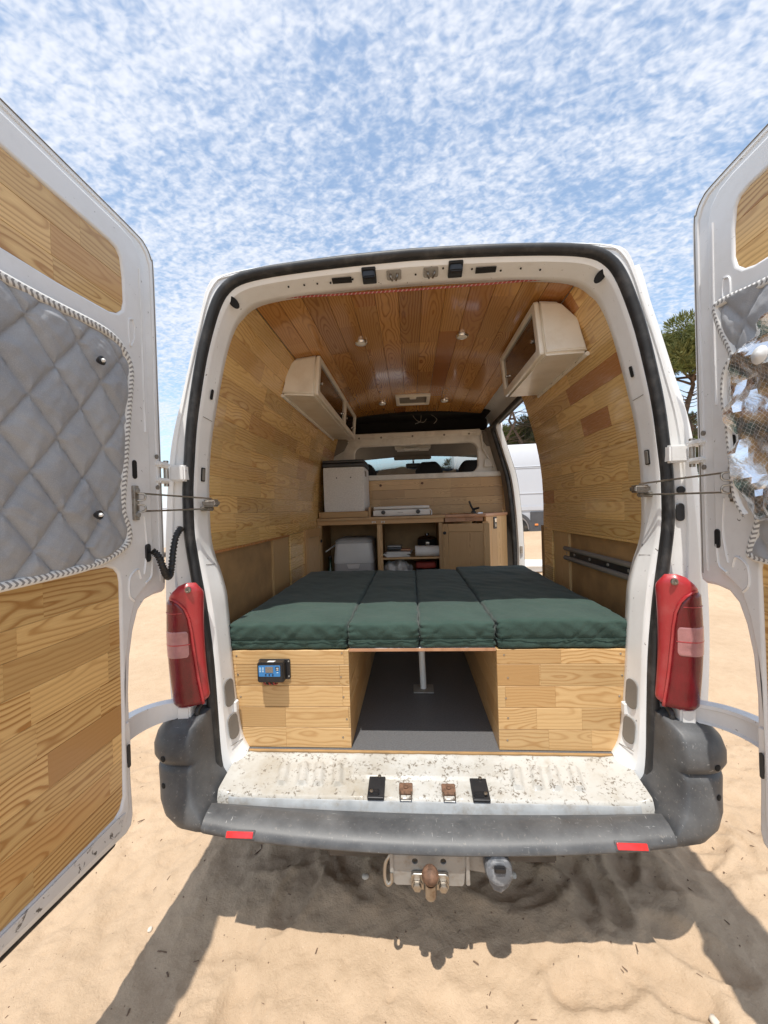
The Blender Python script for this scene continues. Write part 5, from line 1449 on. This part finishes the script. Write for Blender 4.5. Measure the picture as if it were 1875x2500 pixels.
def mat_mesh(left_path, right, s, w0, hf, nu=150, nv=190):
    L = cr([Vector((p[0], p[1])) for p in left_path], 10)
    ln = [0]
    for i in range(1, len(L)): ln.append(ln[-1]+(L[i]-L[i-1]).length)
    rows = []
    for j in range(nv+1):
        q = ln[-1]*j/nv; i = min(len(L)-2, max(0, int(np.searchsorted(ln, q))-1)); t = (q-ln[i])/(ln[i+1]-ln[i]); p = L[i].lerp(L[i+1], t)
        e = Vector((right[0], right[1]+(right[2]-right[1])*j/nv)); row = []
        for k in range(nu+1):
            t2 = (k/nu); c = p.lerp(e, t2); edge = min(1.0, min((c-p).length, abs(c.y-left_path[0][1]) if j < nv*.25 else 1, abs(c.y-left_path[-1][1]) if j > nv*.75 else 1)/.03)
            row.append(Vector((s*(.9-w0-hf(c.x, c.y)*(.15+.85*edge**.6)), -c.x, c.y)))
        rows.append(row)
    return loft_mesh(rows), L


def braid(path, s, w, hw=.011):
    """flat plaited tape along a path of (d, z) points"""
    P = [Vector((s*(.9-w), -p.x, p.y)) for p in path]; V = []; F = []; UVs = []; L = 0
    n = Vector((-s, 0, 0))
    for i, p in enumerate(P):
        t = (P[min(i+1, len(P)-1)]-P[max(i-1, 0)]).normalized(); b = t.cross(n).normalized()
        if i: L += (p-P[i-1]).length
        for k, (o, h) in enumerate(((-1, -.004), (-.9, .002), (-.45, .005), (0, .0055), (.45, .005), (.9, .002), (1, -.004))):
            V.append(p+b*hw*o+n*h); UVs.append((L, k/6))
    for i in range(len(P)-1):
        for k in range(6): F.append((i*7+k, i*7+k+1, (i+1)*7+k+1, (i+1)*7+k))
    me = mesh(V, F); ly = me.uv_layers.new()
    for lp in me.loops: ly.data[lp.index].uv = UVs[lp.vertex_index]
    return me


QM = thing('window_mat', 'grey quilted thermal mat with white braided edge covering the left door window', 'thermal mat', (-.88, -.55, 1.36), 'quilted window mats on the rear doors')
me, L = mat_mesh(Q_L, (.915, 1.352, 2.022), -1, .012, quilt_h, 170, 200)
obj('quilted_face', me, 'quilt', QM, smooth=180)
loop = [Vector((.91, 1.352))]+L+[Vector((.91, 2.022))]
obj('braided_edge', braid(loop, -1, .018), 'braid', QM, smooth=50)
for d, z in ((.404, 1.929), (.432, 1.507)):
    Mx = frame_mat((-.9+.045, -d, z), (0, 1, 0), (0, 0, 1))
    obj('eyelet', lathe([(.006, -.01), (.012, .0), (.0125, .004), (.008, .006), (.006, .002)], 16), 'black', QM, Mx, smooth=50)
    obj('sucker_stub', lathe([(.0055, -.01), (.0055, .008), (.003, .012)], 10), 'white_pl', QM, Mx, smooth=50)

QR = thing('window_mat', 'grey quilted thermal mat on the right door, folded back to show crinkled silver foil', 'thermal mat', (.88, -.55, 1.34), 'quilted window mats on the rear doors')
R_UP = [(.62, 1.86), (.44, 1.865), (.30, 1.868), (.272, 1.876), (.248, 1.93), (.223, 1.985), (.205, 2.040), (.204, 2.054), (.212, 2.062), (.26, 2.058), (.33, 2.045), (.46, 2.03), (.62, 2.022)]
me, L = mat_mesh(R_UP, (.915, 1.86, 2.02), 1, .012, lambda d, z: quilt_h(d, z, 9), 100, 90)
obj('quilted_face', me, 'quilt', QR, smooth=180)
obj('braided_edge', braid(L[26:], 1, .018), 'braid', QR, smooth=50)
R_LO = [(.62, 1.50), (.42, 1.49), (.335, 1.475), (.326, 1.43), (.311, 1.39), (.300, 1.352), (.306, 1.343), (.36, 1.336), (.62, 1.33)]
me, L2 = mat_mesh(R_LO, (.915, 1.50, 1.33), 1, .012, lambda d, z: quilt_h(d, z, 4), 80, 60)
obj('quilted_face', me, 'quilt', QR, smooth=180)
obj('braided_edge', braid(L2[24:], 1, .018), 'braid', QR, smooth=50)
FO = [(.62, 1.455), (.42, 1.442), (.345, 1.435), (.318, 1.452), (.291, 1.497), (.280, 1.57), (.272, 1.653), (.268, 1.70), (.258, 1.76), (.256, 1.805), (.264, 1.85), (.285, 1.878), (.33, 1.905), (.42, 1.945), (.62, 1.965)]
def foil_h(d, z):
    c = noise.voronoi(Vector((d*9, z*9, 2.0)))[0]
    q = .040*(c[1]-c[0])+.026*nz(d*9, z*13, 3)+.016*abs(nz(d*28+z*9, z*25, 1))
    band = .014*math.sin((z*1.0+d*.5)*38)
    return .030+q+band*.6
me, L3 = mat_mesh(FO, (.915, 1.455, 1.965), 1, .014, foil_h, 44, 60)
obj('foil_face', me, 'foil', QR, smooth=28)
obj('folded_hem', braid([Vector((p.x+.004, p.y)) for p in L3[30:110]], 1, .045, .008), 'braid', QR, smooth=50)
obj('suction_cup', lathe([(.022, 0), (.021, .002), (.011, .003), (.009, .006), (.003, .007)], 22), 'white_pl', QR, frame_mat((.9-.074, -.408, 1.842), (0, -1, 0), (.02, .05, 1)), smooth=60)

# ================================================================== SURROUNDINGS
# parked van beyond the side door
PV = thing('parked_van', 'white panel van with grey lower cladding parked beyond the side doorway', 'van', (4.9, 9.6, gz(4.9, 9.6)))
PVM = Matrix.Translation((2.05, 8.95, .50)) @ Matrix.Rotation(math.radians(-4), 4, 'Z')
yy = [0.0, .03, .05, .05, .06, .10, .30]
def pv_sec(o=0.0): return [(.06+o, .25), (.0+o, .35), (.0+o, .78), (.02+o, 1.25), (.05+o, 1.95), (.10+o, 2.45), (.22+o, 2.60), (.9, 2.64)]
sec = pv_sec(); sec = sec+[(2.0-p[0]+0, p[1]) for p in sec[-2::-1]]
rings = []
for x, k, zt in ((-.0, .90, 1.25), (.05, .96, 1.30), (.95, 1.0, 1.55), (1.9, 1.0, 2.62), (2.2, 1.0, 2.64), (5.6, 1.0, 2.64), (5.75, .99, 2.60)):
    rings.append([Vector((x, 1.0+(p[0]-1.0)*k, min(p[1], zt-(.04 if p[1] > 2.5 else 0)+(.02*(p[1]-1.2))) if p[1] > 1.0 else p[1])) for p in sec])
# the visible length is the plain load bay: start it left of the doorway view
rings = [[Vector((x, p[0], p[1])) for p in sec] for x in (-.9, -.85, 0, 2, 4.6, 4.7)]
obj('body', loft_mesh(rings, caps=True), 'vanwhite', PV, PVM, smooth=40)
for z0, z1, mt in ((.26, .80, 'cladding'),):
    box('cladding', PV, mt, 1.02, 3.5, -.035, .01, z0, z1, .012, 2, M=PVM)
for z in (1.28, 1.95, 1.99):
    obj('body_groove', tube([(-.8, .018 if z < 1.5 else .049, z), (4.6, .018 if z < 1.5 else .049, z)], .012, 6), 'vanwhite', PV, PVM, smooth=60)
box('rub_strip', PV, 'vanwhite', -.8, 4.5, -.022, .02, .82, .96, .02, 2, M=PVM)
obj('side_marker', rbox((.09, .02, .05), .009), 'orange', PV, PVM @ Matrix.Translation((1.16, -.042, .46)), smooth=50)
for x in (.30, 3.6):
    w = obj('wheel', lathe([(.20, -.11), (.30, -.115), (.345, -.09), (.35, 0), (.345, .09), (.30, .115), (.20, .11)], 32), 'tyre', PV, PVM @ Matrix.Translation((x+.33, .10, .35)) @ Matrix.Rotation(PI/2, 4, 'X'), smooth=40)
    obj('rim', lathe([(.05, .06), (.19, .09), (.205, .117), (.205, -.1), (.05, -.06)], 24), 'zinc', w, WM[w].copy(), smooth=40)
    obj('wheel_arch', lathe([(.44, -.02), (.44, .14), (.36, .14), (.36, -.02)], 40), 'cladding', PV, PVM @ Matrix.Translation((x+.33, .09, .35)) @ Matrix.Rotation(PI/2, 4, 'X'), smooth=40)

wt = thing('low_table', 'low white table standing on the sand outside the side doorway', 'table', (2.3, 6.0, gz(2.3, 6.0)))
box('table_top', wt, 'white_pl', 1.90, 3.1, 5.35, 6.55, .415, .45, .006)
box('apron', wt, 'white_pl', 1.93, 3.07, 5.38, 6.52, .33, .4145, .004)
for x in (1.96, 3.04):
    for y in (5.41, 6.49): box('leg', wt, 'white_pl', x-.03, x+.03, y-.03, y+.03, min(.2, gz(x, y)-.05), .33, .004)

# small car far off to the left, seen through the gap beside the left door
CR = thing('parked_car', 'small pale car far off, seen in the gap left of the van', 'car', (-7.2, 9.2, gz(-7.2, 9.2)))
CM = Matrix.Translation((-8.9, 8.6, gz(-7.2, 9.2)-.02)) @ Matrix.Rotation(.15, 4, 'Z')
side = [(.0, .35), (.05, .75), (.30, .92), (1.05, 1.0), (1.65, 1.45), (2.9, 1.50), (3.6, 1.05), (3.95, .98), (4.05, .40)]
def car_ring(y, k): return [Vector((x, y, z if z < 1.02 else 1.0+(z-1.0)*k)) for x, z in side]
obj('body', loft_mesh([[Vector((p.x, p.y, max(.3, p.z-.1))) for p in car_ring(0, .5)], car_ring(.06, .9), car_ring(.2, 1), car_ring(1.5, 1), car_ring(1.64, .9), [Vector((p.x, p.y, max(.3, p.z-.1))) for p in car_ring(1.7, .5)]], caps=True), 'carpaint', CR, CM, smooth=40)
plate('side_window', CR, 'acrylic', [(1.25, 1.06), (1.72, 1.40), (2.75, 1.43), (3.25, 1.08)], [], .01, .003, CM @ frame_mat((0, .055, 0), X_, Z_))
for x in (.75, 3.25): obj('wheel', lathe([(.17, -.08), (.26, -.085), (.30, 0), (.26, .085), (.17, .08)], 24), 'tyre', CR, CM @ Matrix.Translation((x, .10, .30)) @ Matrix.Rotation(PI/2, 4, 'X'), smooth=40)

# --- pines
def needles(rng, centres, n_per, size):
    V = []; F = []
    for (c, rad) in centres:
        for _ in range(n_per):
            while True:
                q = Vector((rng.uniform(-1, 1), rng.uniform(-1, 1), rng.uniform(-1, 1)))
                if q.length < 1: break
            q = q*(q.length**-.35 if q.length > .05 else 1)
            p = c+Vector((q.x*rad, q.y*rad, q.z*rad*.62))
            d = (Vector((q.x, q.y, q.z+.55))+Vector((rng.uniform(-1, 1), rng.uniform(-1, 1), rng.uniform(-1, 1)))*.7).normalized()
            w = d.cross(Vector((rng.uniform(-1, 1), rng.uniform(-1, 1), rng.uniform(-1, 1)))).normalized()
            l = size*rng.uniform(.6, 1.4); b = len(V); k = l*.07
            V += [p-w*k*.5, p+w*k*.5, p+d*l*.7+w*k, p+d*l, p+d*l*.7-w*k]; F += [(b, b+1, b+2, b+3, b+4)]
    return mesh(V, F)


def limb(rng, a, b, r0_, r1_, n=7, wob=.06):
    L = (b-a).length; pts = [a.lerp(b, t/(n-1))+Vector((rng.uniform(-1, 1), rng.uniform(-1, 1), rng.uniform(-.5, .5)))*wob*L*math.sin(PI*t/(n-1)) for t in range(n)]
    return pts, [r0_+(r1_-r0_)*t/(n-1) for t in range(n)]


def join_tubes(ts, n=6):
    V = []; F = []
    for pts, rr_ in ts:
        T, N = frames(pts); rings = []
        for i, p in enumerate(pts):
            B = T[i].cross(N[i]); rings.append([p+(N[i]*math.cos(2*PI*k/n)+B*math.sin(2*PI*k/n))*rr_[i] for k in range(n)])
        v, f = loft(rings, closed_u=True, caps=True); o = len(V); V += v; F += [tuple(o+i for i in q) for q in f]
    return mesh(V, F)


def make_pine(seed, H, crown_lo, R, umbrella=True, trunk_r=.17, n_limb=16, per=110, size=.34, bare=10, mat='needle'):
    rng = random.Random(seed); base = Vector((0, 0, -.3)); top = Vector((rng.uniform(-.6, .6), rng.uniform(-.6, .6), H*.93))
    tp, tr_ = limb(rng, base, top, trunk_r, trunk_r*.25, 12, .03)
    ts = []; cl = []
    def on(z):
        for i in range(len(tp)-1):
            if tp[i+1].z >= z: return tp[i].lerp(tp[i+1], (z-tp[i].z)/(tp[i+1].z-tp[i].z))
        return tp[-1]
    for i in range(n_limb):
        t = (i+.5)/n_limb; z = crown_lo+(H*.92-crown_lo)*t; a = on(z); an = i*2.4+rng.uniform(-.4, .4)
        rad = R*(1-.55*t if not umbrella else (.55+.6*math.sin(PI*min(1, t*.9+.1))))*rng.uniform(.75, 1.15)
        e = a+Vector((math.cos(an)*rad, math.sin(an)*rad, rng.uniform(.15, .55)*rad*.7+(H-z)*.25))
        p, r_ = limb(rng, a, e, .07, .018, 6, .08); ts.append((p, r_))
        for k in range(3):
            c = p[-1-k]+Vector((rng.uniform(-.5, .5), rng.uniform(-.5, .5), rng.uniform(0, .4)))
            cl.append((c, R*rng.uniform(.20, .34)))
            if rng.random() < .6: q, qr = limb(rng, p[-1-k], c, .02, .008, 4, .1); ts.append((q, qr))
    for i in range(5): cl.append((top+Vector((rng.uniform(-.6, .6)*R*.5, rng.uniform(-.6, .6)*R*.5, rng.uniform(-.3, .5))), R*rng.uniform(.22, .34)))
    for i in range(bare):
        z = crown_lo*rng.uniform(.35, 1.0); a = on(z); an = rng.uniform(0, 6.28); l = rng.uniform(.5, 1.6)
        ts.append(limb(rng, a, a+Vector((math.cos(an)*l, math.sin(an)*l, rng.uniform(-.1, .5)*l)), .025, .006, 5, .12))
    return join_tubes([(tp, tr_)], 9), join_tubes(ts, 5), needles(rng, cl, per, size)


def pine(label, x, y, variant, sc_=1.0, rz=0.0, group='pine trees around the sandy clearing', mat='needle', name='pine_tree'):
    z = gz(x, y); T = thing(name, label, 'tree' if name == 'pine_tree' else 'bush', (x, y, z), group)
    M = Matrix.Translation((x, y, z)) @ Matrix.Rotation(rz, 4, 'Z') @ Matrix.Scale(sc_, 4)
    for nm, me, mt in zip(('trunk', 'branches', 'crown'), variant, ('bark', 'bark', mat)):
        if not me.materials: me.materials.append(MT[mt]); [setattr(p, 'use_smooth', nm != 'crown') for p in me.polygons]
        o = bpy.data.objects.new(nm, me); COL.objects.link(o); place(o, T, M)
        if nm != 'trunk': o['kind'] = 'stuff'
    return T


PA = make_pine(4, 8.6, 6.4, 2.9, True, .24, 18, 900, .24, 60)
PBv = make_pine(12, 13.0, 7.6, 2.4, True, .10, 14, 260, .24, 30)
PC = make_pine(21, 6.0, 1.2, 2.2, False, .14, 22, 560, .26, 14)
BU = make_pine(33, 5.4, .5, 2.3, False, .10, 26, 520, .26, 40)
pine('tall pine with dense rounded crown between the sliding door and right rear door', 13.05, 18.0, PA, .93, 2.2)
pine('slim pine with a thin bare trunk leaning left, above the parked van', 5.75, 21.0, PBv, 1.0, 1.0)
pine('straight slim pine with a darker trunk, just right of the leaning one', 6.25, 22.0, PBv, 1.05, 3.3)
pine('pine partly hidden by the lining edge of the side doorway', 7.55, 21.5, PBv, .95, 5.0)
for i, (x, y, s_, lb) in enumerate(((4.9, 26, .98, 'low bushy pine left of the two slim trunks, behind the parked van'), (7.0, 27, .95, 'low bushy pine between the slim trunks and the doorway edge'), (9.4, 26, 1.12, 'dark bushy pine at the right edge of the doorway view'),
                                     (14.3, 23, .95, 'low bushy pine at the foot of the tall pine'), (16.4, 25, 1.05, 'low bushy pine behind the tall pine and the right door'), (11.6, 24, .9, 'low bushy pine left of the tall pine trunk'))):
    pine(lb, x, y, PC if i % 2 else BU, s_, i*1.3, 'low bushy pines behind the parked van', 'needle' if i % 2 else 'bushleaf', 'bushy_pine')
for i, (x, y, s_, lb) in enumerate(((-3.0, 42, .55, 'leftmost rounded treetop seen through the windscreen'), (-.9, 44, .62, 'highest rounded treetop seen through the windscreen'), (1.1, 43, .56, 'rounded treetop behind the middle headrest'), (3.4, 45, .6, 'rounded treetop behind the right headrest'))):
    pine(lb, x, y, PC, s_*1.25, i*2.0, 'distant trees ahead of the van')

# --- litter on the sand
rng = random.Random(17)
def pebble_mesh(seed):
    r = random.Random(seed); bm = bmesh.new(); bmesh.ops.create_icosphere(bm, subdivisions=2, radius=1)
    for v in bm.verts: v.co = Vector((v.co.x, v.co.y*.75, v.co.z*.5))*(1+.25*nz(v.co.x*1.5+seed, v.co.y*1.5, v.co.z*1.5))
    return bm_mesh(bm)
MT['pebble'] = M_('pale pebble', (0.62, 0.55, 0.46), 0.8, var=0.25, vs=40)
MT['twig'] = M_('dry twig', (0.17, 0.11, 0.07), 0.9, var=0.3)
pm = pebble_mesh(3); pm.materials.append(MT['pebble'])
for p in pm.polygons: p.use_smooth = True
for i, (x, y, s_, lb) in enumerate(((-.245, .075, .016, 'pale pebble in the shade below the left of the tow bar'), (.80, -.25, .016, 'white shell on the sunlit sand near the right door shadow'), (.33, .13, .018, 'dull pebble in the shade right of the trailer socket'), (-1.02, -.08, .011, 'pale pebble on the sand under the left door edge'), (-.40, .29, .011, 'small white chip in the shade under the left of the bumper'), (1.02, -.33, .011, 'tiny pale pebble on the sunlit sand at lower right'))):
    o = bpy.data.objects.new('pebble', pm); COL.objects.link(o)
    place(o, None, Matrix.Translation((x, y, gz(x, y)+s_*.25)) @ Matrix.Rotation(rng.uniform(0, 6), 4, 'Z') @ Matrix.Scale(s_, 4)); tag(o, lb, 'pebble', 'pebbles on the sand')
V = []; F = []
for i in range(1500):
    x, y = rng.uniform(-1.9, 2.1), rng.uniform(-.75, 1.6); z = gz(x, y); r = rng.choice((.001, .0013, .0016, .0024)); a = rng.uniform(0, 6.3); b = len(V)
    l = r*rng.choice((1.2, 1.5, 4.0, 8.0)) if i % 2 else r
    ux, uy = math.cos(a), math.sin(a)
    for sx, sy, zz in ((-1, -1, 0), (1, -1, 0), (1, 1, 0), (-1, 1, 0), (-.5, -.5, 1), (.5, -.5, 1), (.5, .5, 1), (-.5, .5, 1)):
        V.append((x+ux*sx*l-uy*sy*r, y+uy*sx*l+ux*sy*r, z-.001+zz*r*1.3))
    F += [tuple(b+k for k in q) for q in ((0, 1, 5, 4), (1, 2, 6, 5), (2, 3, 7, 6), (3, 0, 4, 7), (4, 5, 6, 7))]
lt = obj('sand_litter', mesh(V, F), 'twig'); lt['kind'] = 'stuff'; lt['label'] = 'scattered dark bits of bark, straw and grit on the sand'; lt['category'] = 'litter'
